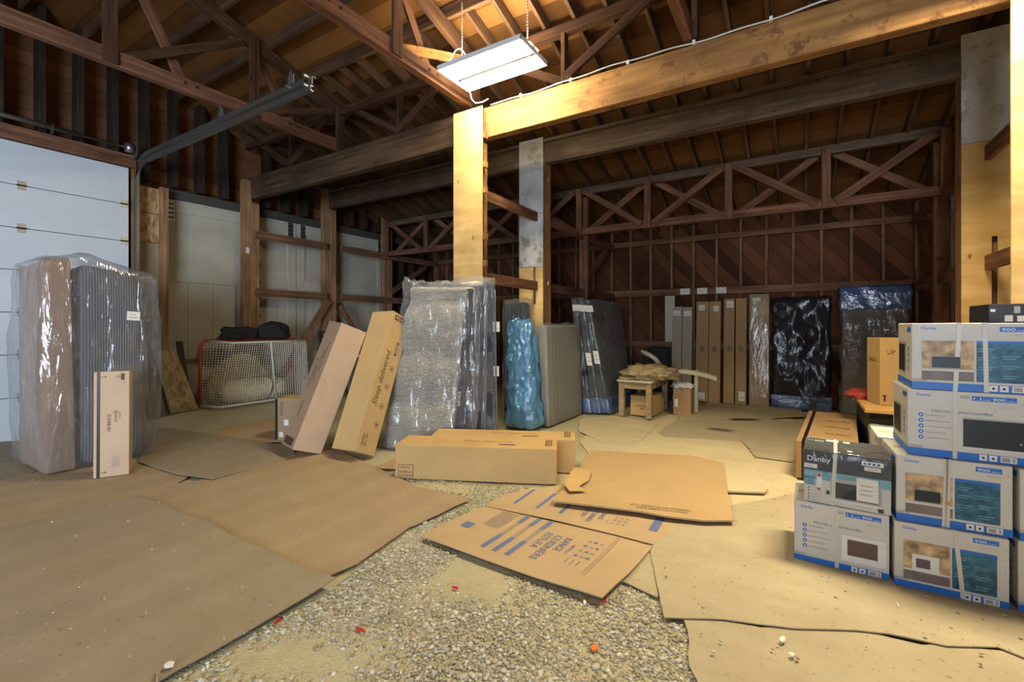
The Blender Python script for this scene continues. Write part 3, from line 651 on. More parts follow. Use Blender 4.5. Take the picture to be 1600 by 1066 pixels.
# cable clipped along the main beam
b = MB(); pts = [Vector((x, 4.355, 3.925 + 0.012*math.sin(x*3.1) + 0.006*math.sin(x*11))) for x in np.linspace(-3.0, 2.0, 60)]; b.tube(pts, 0.007, 'cable', 6)
cb = b.build('clipped_cable', smooth=True); tag(cb, 'thin grey cable clipped along the top of the yellow beam', 'cable')
for x in (-2.6, -2.0, -1.4, -0.8, -0.2, 0.4, 1.0):
    b = MB(); b.box((x-0.012, 4.345, 3.905), (x+0.012, 4.366, 3.94), 'white_print'); b.build('cable_clip', cb)

# ------------------------------------------------------------------ tube light
T = thing('tube_light', 'hanging white fluorescent fixture with two glowing tubes', 'light', (-2.62, 3.83, 4.03))
x0, x1, y0, y1, zl = -3.12, -2.13, 3.57, 4.09, 3.99
b = MB()
b.box((x0, y0, zl+0.03), (x1, y0+0.135, zl+0.036), 'fixture_white'); b.box((x0, y1-0.135, zl+0.03), (x1, y1, zl+0.036), 'fixture_white'); b.box((x0, (y0+y1)/2-0.085, zl+0.05), (x1, (y0+y1)/2+0.085, zl+0.056), 'fixture_white')
for a in (y0, y1-0.006): b.box((x0, a, zl-0.01), (x1, a+0.006, zl+0.03), 'fixture_white')
for a in (x0, x1-0.006): b.box((a, y0, zl-0.01), (a+0.006, y1, zl+0.03), 'fixture_white')
ym = (y0+y1)/2; b.box((x0+0.01, ym-0.035, zl+0.01), (x1-0.01, ym+0.035, zl+0.05), 'fixture_white')
b.box((x0+0.1, ym-0.06, zl+0.056), (x1-0.1, ym+0.06, zl+0.10), 'fixture_white'); b.build('housing', T)
for yy in (ym-0.13, ym+0.13):
    b = MB(); b.tube([(x0+0.03, yy, zl+0.012), (x1-0.03, yy, zl+0.012)], 0.036, 'tube_glow', 14); b.build('tube', T, smooth=True)
for xx in (x0+0.12, x1-0.08):
    b = MB(); zt = roof_z(ym)+0.02
    b.tube([(xx, ym, zl+0.10), (xx, ym, zt)], 0.004, 'cable', 5)
    z = zl+0.1
    while z < zt-0.03: b.tube([(xx, ym, z), (xx, ym, z+0.012)], 0.008, 'galvanised', 6); z += 0.03
    b.build('hanging_chain', T)
b = MB(); pts = []
for i in range(22):
    t = i/21; pts.append(Vector((x0-0.0+0.16*t*1.2, ym-0.1+0.2*t, zl+0.09+0.22*math.sin(math.pi*min(1, t*1.05)))))
b.tube(pts, 0.006, 'cable', 6); b.build('power_cord', T, smooth=True)
b = MB(); pts = [Vector((-3.10, 4.1, 3.98)), Vector((-3.12, 4.16, 3.93)), Vector((-3.10, 4.2, 3.90)), Vector((-3.03, 4.24, 3.91)), Vector((-2.98, 4.28, 3.95))]; b.tube(pts, 0.007, 'cable', 6); b.build('supply_cord', T, smooth=True)

# ------------------------------------------------------------------ overhead door track and shaft
TR = thing('door_track', 'steel overhead door track curving up and out from the left wall', 'door track', (XW+0.1, 2.72, 0))
def rail(pts, name, wdt=0.055, parent=TR):
    b = MB(); pts = [Vector(p) for p in pts]
    for off, (hw, ht) in ((0, (0.004, wdt/2)),):
        pass
    ring = []
    for i, p in enumerate(pts):
        d = (pts[min(i+1, len(pts)-1)] - pts[max(i-1, 0)]).normalized(); s = Vector((0, 1, 0)); u = s.cross(d).normalized()
        ring.append([p + s*a + u*c for a, c in ((0, -wdt/2), (0.03, -wdt/2), (0.03, -wdt/2+0.012), (0.006, -wdt/2+0.012), (0.006, wdt/2-0.012), (0.03, wdt/2-0.012), (0.03, wdt/2), (0, wdt/2))])
    v = [q for r in ring for q in r]; f = []
    for i in range(len(pts)-1):
        for j in range(8): f.append((i*8+j, i*8+(j+1)%8, (i+1)*8+(j+1)%8, (i+1)*8+j))
    f += [tuple(range(8))[::-1], tuple((len(pts)-1)*8+j for j in range(8))]
    b.add(v, f, 'track_steel'); return b.build(name, parent)
def bend(x, zc, r, xend, zend):
    p = [(x, 2.72, z) for z in np.linspace(0.02, zc, 8)]
    p += [(x + r*(1-math.cos(a)), 2.72, zc + r*math.sin(a)) for a in np.linspace(0.15, math.pi/2, 10)]
    p += [(a, 2.72, zend) for a in np.linspace(x+r+0.1, xend, 8)]
    return p
rail(bend(XW+0.07, 3.33, 0.33, -3.95, 3.66), 'lower_rail'); rail(bend(XW+0.14, 3.45, 0.30, -4.05, 3.755), 'upper_rail')
b = MB(); b.box((-8.0, 2.755, 3.79), (-3.98, 2.80, 3.797), 'track_steel'); b.box((-8.0, 2.755, 3.72), (-3.98, 2.762, 3.797), 'track_steel'); b.build('angle_iron', TR)
for x in (-5.72, -4.35):
    b = MB(); b.box((x-0.02, 2.765, 3.70), (x+0.02, 2.77, 3.95), 'galvanised'); b.box((x-0.05, 2.77, 3.82), (x+0.05, 2.776, 3.92), 'galvanised'); b.build('hanger_bracket', TR)
for x, z in ((-4.02, 3.79), (-4.30, 3.76), (-4.02, 3.70)):
    b = MB(); b.tube([(x, 2.69, z), (x, 2.76, z)], 0.018, 'galvanised'); b.build('bolt', TR)
SH = thing('torsion_shaft', 'horizontal torsion shaft over the white overhead door', 'shaft', (XW+0.12, 1.5, 3.84))
b = MB(); b.tube([(XW+0.14, -1.1, 3.86), (XW+0.14, 2.72, 3.86)], 0.016, 'track_steel', 10); b.build('shaft', SH, smooth=True)
b = MB(); b.tube([(XW+0.14, 0.9, 3.86), (XW+0.14, 2.1, 3.86)], 0.030, 'track_steel', 12); b.build('spring', SH, smooth=True)
b = MB(); b.tube([(XW+0.14, 2.60, 3.86), (XW+0.14, 2.68, 3.86)], 0.065, 'galvanised', 16); b.build('cable_drum', SH, smooth=True)
b = MB(); b.box((XW+0.05, 2.70, 3.74), (XW+0.20, 2.708, 3.92), 'galvanised'); b.build('end_bracket', SH)
b = MB(); b.box((XW+0.06, 1.86, 3.79), (XW+0.17, 1.866, 3.9), 'galvanised'); b.build('centre_bracket', SH)
#@@PART2
# ------------------------------------------------------------------ cardboard sheets on the floor
def inside(p, poly):
    x, y = p; c = False; n = len(poly)
    for i in range(n):
        x0, y0 = poly[i]; x1, y1 = poly[(i+1) % n]
        if (y0 > y) != (y1 > y) and x < (x1-x0)*(y-y0)/(y1-y0) + x0: c = not c
    return c
SHEETS = []
def sheet(name, px, level, mat, label, cat='cardboard', thick=0.006, warp=0.006, curl=None, cell=0.16, rag=0.0, parent=None, group=None, lift=0.0):
    """a floor sheet whose outline was read off the photograph and lies on the ground"""
    z = 0.010 + 0.0075*level + lift
    poly = [PZ(x, y, z) for x, y in px]; poly2 = []
    for i, p in enumerate(poly):
        q = poly[(i+1) % len(poly)]; n = max(1, int((q-p).length / (0.07 if rag else 0.5)))
        for k in range(n):
            r = p.lerp(q, k/n)
            if rag and k: r = r + Vector((noise.noise(r*9), noise.noise(r*9 + Vector((5, 5, 5))), 0))*rag
            poly2.append(r)
    SHEETS.append([(p.x, p.y) for p in poly2])
    def hh(x, y): return z + gz(x, y) + warp*(0.5+0.5*noise.noise(Vector((x*1.7, y*1.7, level*3.1)))) + (curl(x, y) if curl else 0)
    bm = bmesh.new(); vs = [bm.verts.new((p.x, p.y, 0)) for p in poly2]; f = bm.faces.new(vs)
    if f.normal.z < 0: bmesh.ops.reverse_faces(bm, faces=[f])
    bm.normal_update()
    xs = [p.x for p in poly2]; ys = [p.y for p in poly2]
    for a0, a1, nrm in ((min(xs), max(xs), (1,0,0)), (min(ys), max(ys), (0,1,0))):
        t = a0 + cell
        while t < a1:
            co = (t, 0, 0) if nrm[0] else (0, t, 0)
            bmesh.ops.bisect_plane(bm, geom=bm.verts[:]+bm.edges[:]+bm.faces[:], plane_co=co, plane_no=nrm); t += cell
    bmesh.ops.triangulate(bm, faces=[f for f in bm.faces if len(f.verts) > 4])
    for v in bm.verts:
        x, y = v.co.x, v.co.y; h = z + gz(x, y) + warp*(0.5+0.5*noise.noise(Vector((x*1.7, y*1.7, level*3.1))))
        if curl: h += curl(x, y)
        v.co.z = h
    top = bm.faces[:]
    r = bmesh.ops.extrude_face_region(bm, geom=top)
    for v in [g for g in r['geom'] if isinstance(g, bmesh.types.BMVert)]: v.co.z -= thick
    bmesh.ops.recalc_face_normals(bm, faces=bm.faces[:])
    me = bpy.data.meshes.new(name); bm.to_mesh(me); bm.free(); me.materials.append(MATS[mat])
    c = poly[0]; me.transform(Matrix.Translation((-c.x, -c.y, 0)))
    o = put(name, me, parent, Matrix.Translation((c.x, c.y, 0)))
    if parent is None: tag(o, label, cat, group)
    HF[o.name] = hh; return o
def drape(pr, o, lift=0.0022):
    pr.v = [(x, y, HF[o.name](x, y) + lift) for x, y, z_ in pr.v]
HF = {}
def curlat(px, r, h):
    c = PZ(*px)
    return lambda x, y: h*max(0, 1 - math.hypot(x-c.x, y-c.y)/r)**2
sheet('floor_cardboard', [(-60, 690), (30, 690), (62, 735), (0, 757), (-60, 770)], 0, 'board_grey_floor', 'grey-brown floor board at the foot of the white overhead door')
sheet('floor_cardboard', [(-200, 790), (-60, 762), (0, 752), (70, 735), (216, 722), (300, 742), (276, 757), (210, 777), (0, 824), (-200, 860)], 1, 'floor_sheet_warm', 'flat cardboard strip under the wrapped mattress stack and upright carton')
sheet('floor_cardboard', [(216, 722), (230, 690), (248, 670), (330, 678), (455, 698), (462, 711), (400, 731), (332, 750), (276, 741)], 3, 'floor_sheet', 'trimmed cardboard piece between the wrapped stack and leaning cartons', curl=curlat((332, 750), 0.5, 0.012))
sheet('floor_cardboard', [(210, 776), (276, 756), (332, 748), (460, 708), (520, 700), (610, 740), (650, 760), (737, 780), (640, 824), (560, 880), (505, 905), (380, 885), (270, 850), (170, 800)], 2, 'floor_sheet_warm', 'wide cardboard panel reaching right to the gravel in front of the leaning cartons', rag=0.012)
sheet('floor_cardboard', [(-400, 1300), (-300, 900), (0, 824), (213, 776), (245, 783), (290, 806), (322, 812), (370, 842), (420, 860), (480, 892), (525, 908), (500, 922), (245, 1066), (60, 1190)], 4, 'floor_sheet', 'largest cardboard panel covering the floor at bottom left', rag=0.006, curl=curlat((525, 910), 0.5, 0.02))
sheet('plywood_offcut', [(325, 679), (350, 668), (430, 654), (445, 662), (445, 690), (400, 692), (390, 691)], 2, 'floor_sheet_brown', 'small brown floor board left of the leaning cartons')
sheet('plywood_offcut', [(592, 728), (618, 715), (622, 733), (594, 732)], 2, 'floor_sheet_brown', 'tiny brown board corner left of the front long carton')
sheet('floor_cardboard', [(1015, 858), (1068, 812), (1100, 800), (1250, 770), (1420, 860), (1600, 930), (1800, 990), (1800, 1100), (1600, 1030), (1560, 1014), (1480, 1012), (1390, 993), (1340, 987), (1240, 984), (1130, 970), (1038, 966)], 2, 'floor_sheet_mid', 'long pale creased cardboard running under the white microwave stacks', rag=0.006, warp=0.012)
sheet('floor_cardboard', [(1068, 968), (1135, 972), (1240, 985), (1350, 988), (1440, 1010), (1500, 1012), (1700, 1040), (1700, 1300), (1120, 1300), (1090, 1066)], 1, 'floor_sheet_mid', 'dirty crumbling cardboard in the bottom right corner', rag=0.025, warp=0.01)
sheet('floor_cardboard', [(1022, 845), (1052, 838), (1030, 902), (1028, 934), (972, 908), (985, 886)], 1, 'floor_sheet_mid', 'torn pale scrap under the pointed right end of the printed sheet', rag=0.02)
sheet('floor_cardboard', [(905, 690), (945, 655), (1010, 662), (1035, 650), (1090, 640), (1240, 655), (1245, 760), (1250, 800), (1140, 812), (1080, 815), (960, 760)], 0, 'floor_sheet_pale', 'big pale ground sheet under the middle of the right bay', rag=0.01)
sheet('floor_cardboard', [(1006, 686), (1022, 682), (1156, 690), (1200, 764), (1195, 769), (1060, 764), (985, 712)], 3, 'floor_sheet_pale', 'pale rigid sheet with a raised right edge behind the big brown one', thick=0.015, lift=0.014, warp=0.003)
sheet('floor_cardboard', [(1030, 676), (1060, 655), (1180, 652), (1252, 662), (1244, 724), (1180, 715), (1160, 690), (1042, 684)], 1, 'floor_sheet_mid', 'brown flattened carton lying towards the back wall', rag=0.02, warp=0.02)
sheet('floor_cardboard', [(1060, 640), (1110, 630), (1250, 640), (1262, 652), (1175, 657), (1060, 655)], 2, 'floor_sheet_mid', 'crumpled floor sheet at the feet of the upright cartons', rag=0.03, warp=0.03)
sheet('floor_cardboard', [(905, 655), (960, 650), (1030, 662), (1000, 690), (940, 690), (905, 675)], 1, 'floor_sheet_pale', 'pale floor sheet in front of the small wooden table', rag=0.02)
def curl_big(x, y): return 0.055
big = sheet('flattened_carton', [(862, 788), (895, 752), (921, 708), (1080, 716), (1130, 728), (1138, 780), (1147, 819), (1100, 819), (1040, 812), (1000, 805)], 5, 'floor_sheet_brown', 'flattened kraft carton raised on top of the blue-printed sheet', thick=0.012, warp=0.012, curl=lambda x, y: 0.02, lift=0.0)
flap = [PZ(x, y, 0.10) for x, y in ((880, 758), (897, 729), (924, 735), (920, 750), (905, 760), (916, 766), (890, 768))]
b = MB(); v = [p + Vector((0, 0, 0.02*noise.noise(p*5))) for p in flap]; v2 = [p - Vector((0, 0, 0.004)) for p in v]; n = len(v)
b.add(v + v2, [tuple(range(n))[::-1], tuple(range(n, 2*n))] + [(i, (i+1) % n, n+(i+1) % n, n+i) for i in range(n)], 'kraft'); fo = b.build('torn_flap', big); fo['label'] = 'torn folded flap of the flattened carton'
rng_sheet = sheet('printed_carton_sheet', [(657, 838), (700, 815), (756, 792), (860, 815), (960, 838), (1020, 854), (985, 895), (941, 939), (840, 904), (750, 872)], 2, 'floor_sheet_range', 'flattened stove carton panel with blue stripes and lettering', warp=0.006, lift=0.012, curl=curlat((941, 939), 0.5, 0.02))
rng2 = sheet('printed_carton_sheet', [(758, 791), (790, 772), (838, 764), (880, 758), (1000, 790), (1067, 812), (1042, 835), (1021, 852), (960, 836), (860, 812)], 1, 'floor_sheet_range', 'second blue-printed carton panel mostly hidden under the flattened kraft carton', warp=0.006, lift=0.008)
# lettering on the stove carton: u runs down the photo along the short side, letters stand towards the right
O = PZ(657, 838, 0); U = (PZ(941, 939, 0) - O); V2 = (PZ(756, 792, 0) - O)
Lu, Lv = U.length, V2.length; uu = U.normalized(); vv = (V2 - uu*V2.dot(uu)); Lv = vv.length; vv.normalize()
zt = 0.052
class P2(Print):
    pass
pr = Print(Vector((O.x, O.y, zt)) + vv*Lv, -vv, uu, 0.001)     # a: down from the far edge, b: from the left end to the right
pr.w = uu; pr.n = Vector((0, 0, 1))
for q in (0.36, 0.43, 0.50):
    pr.rect(0.28*Lv, q*Lu, 0.60*Lv, (q+0.022)*Lu, 'faded_ink'); pr.rect(0.60*Lv, q*Lu, 0.93*Lv, (q+0.026)*Lu, 'faded_blue'); pr.rect(0.05*Lv, q*Lu, 0.28*Lv, (q+0.026)*Lu, 'faded_blue')
for i, s in enumerate(('ESTUFA', 'CUISINIÈRE', 'RANGE')): pr.text(s, 0.30*Lv, (0.555+0.055*i)*Lu, 0.040*Lu, 'faded_blue', width=(0.36, 0.56, 0.30)[i]*Lv)
pr.text('MODELO', 0.40*Lv, 0.725*Lu, 0.018*Lu, 'faded_blue')
for i in range(4):
    for j in range(3): pr.disc((0.24+0.11*i)*Lv, (0.78+0.03*j)*Lu, 0.010*Lu, 'faded_blue' if (i+j) % 2 else 'faded_ink')
for i in range(3): pr.rect(0.66*Lv, (0.765+0.028*i)*Lu, 0.76*Lv, (0.769+0.028*i)*Lu, 'faded_blue')
pr.rect(0.55*Lv, 0.13*Lu, 0.68*Lv, 0.19*Lu, 'faded_blue')
for i in range(9): pr.rect(0.10*Lv, (0.22+0.012*i)*Lu, 0.52*Lv, (0.227+0.012*i)*Lu, 'faded_ink')
for q in (0.875, 0.888): pr.rect(0.0, q*Lu, 0.86*Lv, (q+0.003)*Lu, 'faded_ink')
drape(pr, rng_sheet); pr.build('blue_lettering', rng_sheet)
O = PZ(758, 791, 0); U = (PZ(1021, 852, 0) - O); V2 = (PZ(850, 757, 0) - O); Lu = U.length; uu = U.normalized(); vv = V2 - uu*V2.dot(uu); Lv = vv.length; vv.normalize()
pr = Print(Vector((O.x, O.y, 0.034)) + vv*Lv, -vv, uu, 0.001); pr.n = Vector((0, 0, 1)); pr.w = uu
for q in (0.15, 0.30, 0.45): pr.rect(0.35*Lv, q*Lu, 0.86*Lv, (q+0.022)*Lu, 'faded_blue')
for i, s in enumerate(('ESTUFA', 'CUISINIÈRE', 'RANGE')): pr.text(s, 0.62*Lv, (0.57+0.05*i)*Lu, 0.03*Lu, 'faded_blue', width=(0.2, 0.3, 0.18)[i]*Lv)
for i in range(3):
    for j in range(3): pr.disc((0.66+0.08*i)*Lv, (0.76+0.03*j)*Lu, 0.009*Lu, 'faded_ink')
pr.rect(0.45*Lv, 0.95*Lu, 0.80*Lv, 0.995*Lu, 'faded_blue')
drape(pr, rng2); pr.build('blue_lettering', rng2)
# print and crease on the flattened kraft carton
pr = Print(PZ(1075, 797, 0.083), (PZ(1000, 789, 0.08) - PZ(1075, 797, 0.08)), (0, 0, 1), 0.001); pr.w = Vector((0, 0, 1)).cross(pr.u).normalized(); pr.n = Vector((0, 0, 1)); pr.l = 0.004
pr.text('CAUTION KEEP DRY', 0.0, 0.02, 0.028, 'ink', width=0.36); pr.text('HANDLE WITH CARE TOP', -0.02, -0.022, 0.028, 'ink', width=0.42)
drape(pr, big); pr.build('printed_text', big)

# gravel: countless small stones on the bare strip
GP = [(PZ(x, y).x, PZ(x, y).y) for x, y in ((100, 1200), (245, 1062), (522, 918), (640, 826), (735, 782), (640, 762), (600, 738), (700, 752), (860, 765), (880, 775), (660, 836), (940, 938), (985, 900), (1040, 966), (1070, 972), (1100, 1066), (1130, 1250))]
gx0, gx1 = min(p[0] for p in GP), max(p[0] for p in GP); gy0, gy1 = min(p[1] for p in GP), max(p[1] for p in GP)
ICO_V = []; g = (1+5**.5)/2
for s1 in (-1, 1):
    for s2 in (-1, 1): ICO_V += [(0, s1, s2*g), (s1, s2*g, 0), (s2*g, 0, s1)]
ICO_V = np.array(ICO_V)/math.hypot(1, g)
_b = bmesh.new(); [_b.verts.new(v) for v in ICO_V]; _h = bmesh.ops.convex_hull(_b, input=_b.verts[:]); _b.verts.index_update()
ICO_F = np.array([[v.index for v in f.verts] for f in _b.faces if len(f.verts) == 3]); _b.free()
def stones(name, pts, sizes, mat, embed=0.35):
    n = len(pts); VV = np.repeat(ICO_V[None], n, 0) * (1 + rng.uniform(-.25, .25, (n, 12, 1)))
    sc = rng.uniform(0.6, 1.3, (n, 1, 3)); sc[:, :, 2] *= 0.6; VV = VV*sc*np.array(sizes)[:, None, None]
    a = rng.uniform(0, 2*math.pi, n); ca, sa = np.cos(a)[:, None], np.sin(a)[:, None]
    X = VV[:, :, 0]*ca - VV[:, :, 1]*sa; Y = VV[:, :, 0]*sa + VV[:, :, 1]*ca
    VV = np.stack([X, Y, VV[:, :, 2]], -1) + np.array(pts)[:, None, :]; VV[:, :, 2] += (np.array(sizes)*embed)[:, None]
    F = (ICO_F[None] + (np.arange(n)*12)[:, None, None]).reshape(-1, 3)
    me = bpy.data.meshes.new(name); me.vertices.add(n*12); me.vertices.foreach_set('co', VV.reshape(-1).astype(np.float32))
    me.loops.add(len(F)*3); me.loops.foreach_set('vertex_index', F.reshape(-1).astype(np.int32)); me.polygons.add(len(F))
    me.polygons.foreach_set('loop_start', np.arange(len(F), dtype=np.int32)*3); me.polygons.foreach_set('loop_total', np.full(len(F), 3, np.int32)) if False else None
    me.update(calc_edges=True); me.materials.append(MATS[mat]); return put(name, me)
P = []; S = []
while len(P) < 21000:
    x = rng.uniform(gx0, gx1); y = rng.uniform(gy0, gy1)
    if not inside((x, y), GP) or any(inside((x, y), s) for s in SHEETS): continue
    d = noise.noise(Vector((x*2.2, y*2.2, 3)))
    if rng.rand() > 0.70 + 1.5*d: continue
    if y > 3.0 and rng.rand() < 0.6: continue
    P.append((x, y, gz(x, y))); S.append(0.0035 + 0.0095*rng.rand()**2.2 + (0.010*rng.rand() if rng.rand() < 0.015 else 0))
tag(stones('gravel', P, S, 'stones'), 'loose grey and tan gravel on the bare dirt strip', 'gravel', kind='stuff')
P = []; S = []
for _ in range(260):
    px, py = rng.uniform(0, 760), rng.uniform(730, 1060); p = PZ(px, py)
    P.append((p.x, p.y, 0.055)); S.append(0.0025 + 0.006*rng.rand()**3)
for _ in range(220):
    px, py = rng.uniform(900, 1600), rng.uniform(650, 1060); p = PZ(px, py)
    P.append((p.x, p.y, 0.045)); S.append(0.003 + 0.007*rng.rand()**3)
P = [(x, y, z-0.012) for x, y, z in P]
tag(stones('scattered_pebbles', P, S, 'stones'), 'small pebbles and crumbs strewn over the cardboard sheets', 'pebbles', kind='stuff')
for (px, py), m, lb, sz in (((434, 970), 'red_scrap', 'red scrap at the edge of the largest floor cardboard', (0.05, 0.012)), ((562, 984), 'red_scrap', 'red scrap lying alone on the gravel at lower centre', (0.05, 0.012)), ((711, 919), 'red_scrap', 'red scrap on gravel below the blue-printed sheet', (0.035, 0.010)),
                      ((944, 941), 'red_scrap', 'red scrap at the pointed tip of the printed sheet', (0.03, 0.012)), ((929, 1014), 'orange_scrap', 'small square orange scrap on the gravel', (0.032, 0.032)), ((914, 942), 'white_scrap', 'white chip beside the tip of the printed sheet', (0.035, 0.016)), ((1222, 1000), 'white_scrap', 'larger white chip on the dirty corner cardboard', (0.04, 0.02)),
                      ((1403, 947), 'white_scrap', 'thin white shred in front of the white microwave stack', (0.045, 0.005)), ((1238, 1024), 'white_scrap', 'smaller white chip on the dirty corner cardboard', (0.022, 0.018)), ((265, 1040), 'white_scrap', 'pale round stone on the bottom left cardboard', (0.035, 0.03)), ((247, 1055), 'cloth_tan', 'pale wood splinter at the bottom left cardboard edge', (0.006, 0.07))):
    z = 0.055 if m in ('white_scrap', 'cloth_tan') and px < 500 else (0.035 if m == 'white_scrap' and px > 1000 else 0.012)
    p = PZ(px, py, z); a = rng.uniform(0, 3); c, s = math.cos(a), math.sin(a); n = 7; w_, h_ = sz
    v = []
    for i in range(n):
        t = 2*math.pi*i/n; r_ = rng.uniform(.7, 1.1); x, y = w_*r_*math.cos(t)/1.6, h_*r_*math.sin(t)/1.6; v.append((x*c-y*s, x*s+y*c, 0.004+0.004*rng.rand()))
    v += [(x, y, -0.002) for x, y, z_ in v]
    b = MB(); b.add(v, [tuple(range(n)), tuple(range(n, 2*n))[::-1]] + [(i, n+i, n+(i+1) % n, (i+1) % n) for i in range(n)], m)
    tag(b.build('litter_scrap', None, Matrix.Translation(p)), lb, 'scrap')
for (px, py), L_, a, lb in (((1165, 655), 0.5, 0.1, 'dark torn strip near the feet of the upright cartons'), ((1125, 671), 0.35, -0.25, 'dark curved tear on the floor behind the pale rigid sheet')):
    p = PZ(px, py, 0.05); n = 12; v = []
    for i in range(n+1):
        t = i/n; h = 0.05*math.sin(math.pi*t)*(0.5+rng.rand()*0.6)+0.004
        for s in (1, -1): v.append((t*L_-L_/2, s*h*0.6+0.03*math.sin(5*t), 0))
    v2 = [(x, y, -0.004) for x, y, z in v]; k = len(v); f = [(2*i, 2*i+2, 2*i+3, 2*i+1)[::-1] for i in range(n)] + [tuple(k+q for q in (2*i, 2*i+2, 2*i+3, 2*i+1)) for i in range(n)]
    b = MB(); b.add(v+v2, f, 'dark_brown_print'); tag(b.build('torn_strip', None, Matrix.Translation(p) @ Matrix.Rotation(a+YAW, 4, 'Z')), lb, 'scrap')

# ------------------------------------------------------------------ cartons
def rotm(yaw, pitch, roll):
    cz, sz = math.cos(yaw), math.sin(yaw); cx, sx = math.cos(pitch), math.sin(pitch); cy, sy = math.cos(roll), math.sin(roll)
    return Matrix(((cz,-sz,0),(sz,cz,0),(0,0,1))) @ Matrix(((1,0,0),(0,cx,-sx),(0,sx,cx))) @ Matrix(((cy,0,sy),(0,1,0),(-sy,0,cy)))
class Carton:
    """closed box; local corner (0,0,0) at loc; faces named by their outward local axis"""
    def __init__(s, name, label, loc, ang, dims, mat, cat='carton', group=None, mats=None, tape=None, seam=True, bevel=0.004):
        s.M = Matrix.Translation(Vector(loc)) @ rotm(*[math.radians(a) for a in ang]).to_4x4(); s.d = dims
        a, b_, c = dims; s.t = thing(name, label, cat, s.M @ Vector((a/2, b_/2, 0)), group)
        m = MB(); m.box((0, 0, 0), (a, b_, c), mat)
        if mats:
            order = ['-z', '+z', '-y', '+x', '+y', '-x']
            for k, mm in mats.items(): m.i[order.index(k)] = m.mi(mm)
        m.build('carton_body', s.t, s.M, bevel=bevel)
        if tape:
            m = MB(); ax, w_ = tape          # the axis the tape runs along over the top and down both ends
            e = 0.0015
            if ax == 'x': m.box((-e, b_/2-w_/2, c*0.75), (a+e, b_/2+w_/2, c+e), 'tape')
            elif ax == 'y': m.box((a/2-w_/2, -e, c*0.75), (a/2+w_/2, b_+e, c+e), 'tape')
            m.build('tape', s.t, s.M)
    def face(s, which, lift=0.0015):
        a, b_, c = s.d
        O = {'-y': ((0,0,0),(1,0,0),(0,0,1)), '+y': ((a,b_,0),(-1,0,0),(0,0,1)), '+x': ((a,0,0),(0,1,0),(0,0,1)), '-x': ((0,b_,0),(0,-1,0),(0,0,1)), '+z': ((0,0,c),(1,0,0),(0,1,0))}[which]
        R3 = s.M.to_3x3(); return Print(s.M @ Vector(O[0]), R3 @ Vector(O[1]), R3 @ Vector(O[2]), lift)
    def done(s, p, name='printing'): return p.build(name, s.t)

c = Carton('long_carton', 'long kraft carton lying in front, box logo at its lower left', (-3.11, 2.993, 0.012), (25.05, 0, 0), (1.455, 0.359, 0.306), 'kraft', mats={'-y': 'kraft', '+z': 'kraft'})
p = c.face('-y'); p.rect(0.03, 0.02, 0.17, 0.13, 'ink'); p.rect(0.034, 0.024, 0.166, 0.126, 'kraft', 2); p.text('HEAVY', 0.05, 0.095, 0.02, 'ink', 3, width=0.09); p.text('handle me', 0.045, 0.055, 0.022, 'ink', 3, width=0.115, bold=True); p.rect(0.034, 0.034, 0.166, 0.038, 'ink', 3); c.done(p)
def toptext(c, L):
    p = c.face('+z')
    for i, (u, r) in enumerate(((0.26, .035), (0.35, .03), (0.45, .025), (0.56, .03))): p.ring(u*L, 0.12, r, 0.005, 'ink')
    p.text('Sleep delivered.', 0.32*L, 0.20, 0.05, 'ink', width=0.42*L, shear=0.35); p.rect(0.67*L, 0.10, 0.77*L, 0.115, 'ink'); p.text('Simmons', 0.66*L, 0.12, 0.018, 'ink', width=0.12*L)
    for j in range(3): p.rect(L-0.10, 0.10+0.065*j, L-0.045, 0.155+0.065*j, 'ink'); p.rect(L-0.092, 0.108+0.065*j, L-0.053, 0.147+0.065*j, 'kraft', 2); p.rect(L-0.085, 0.12+0.065*j, L-0.06, 0.135+0.065*j, 'ink', 3)
    p.rect(0.05, 0.05, 0.25, 0.054, 'faded_ink'); c.done(p)
def toptext_(c, L):
    p = c.face('+z'); p.text('Sleep delivered.', 0.40*L, 0.19, 0.045, 'ink', width=0.32*L, shear=0.35)
    for i, u in enumerate((0.27, 0.36, 0.46, 0.53)): p.ring(u*L, 0.13, 0.028, 0.005, 'faded_ink')
    p.rect(0.64*L, 0.09, 0.745*L, 0.125, 'ink')
    for j in range(3): y = 0.11+0.075*j; p.rect(L-0.105, y, L-0.045, y+0.06, 'ink'); p.rect(L-0.095, y+0.01, L-0.055, y+0.05, 'kraft', 2); p.rect(L-0.085, y+0.02, L-0.065, y+0.04, 'ink', 3)
    p.rect(0.06, 0.22, 0.24, 0.226, 'faded_ink'); c.done(p)
toptext_(c, 1.455)
c = Carton('long_carton', 'second long kraft carton lying behind the front one, offset right', (-3.045, 3.385, 0.010), (25.6, 0, 0), (1.40, 0.34, 0.31), 'kraft'); toptext_(c, 1.40)
c = Carton('upright_carton', 'slim pinkish carton standing in front of the wrapped stack, marked D398-01', (-5.359, 1.527, 0.026), (62.5, -1.35, 0), (0.25, 0.14, 0.95), 'kraft_pink')
p = c.face('-y'); p.rect(0.022, 0.0, 0.045, 0.95, 'black_print'); p.text('D398-01', 0.095, 0.56, 0.026, 'ink', rot=-math.pi/2, width=0.15, bold=True); p.text('Signature', 0.145, 0.60, 0.03, 'ink', rot=-math.pi/2, width=0.11, shear=.4); p.text('DESIGN', 0.175, 0.58, 0.014, 'ink', rot=-math.pi/2)
for y in (0.04, 0.90): p.rect(0.05, y, 0.09, y+0.005, 'ink'); p.rect(0.08, y-0.006, 0.085, y+0.011, 'ink')
p.text('LR', 0.155, 0.89, 0.025, 'ink'); p.rect(0.19, 0.87, 0.215, 0.93, 'ink'); p.rect(0.21, 0.82, 0.212, 0.86, 'ink')
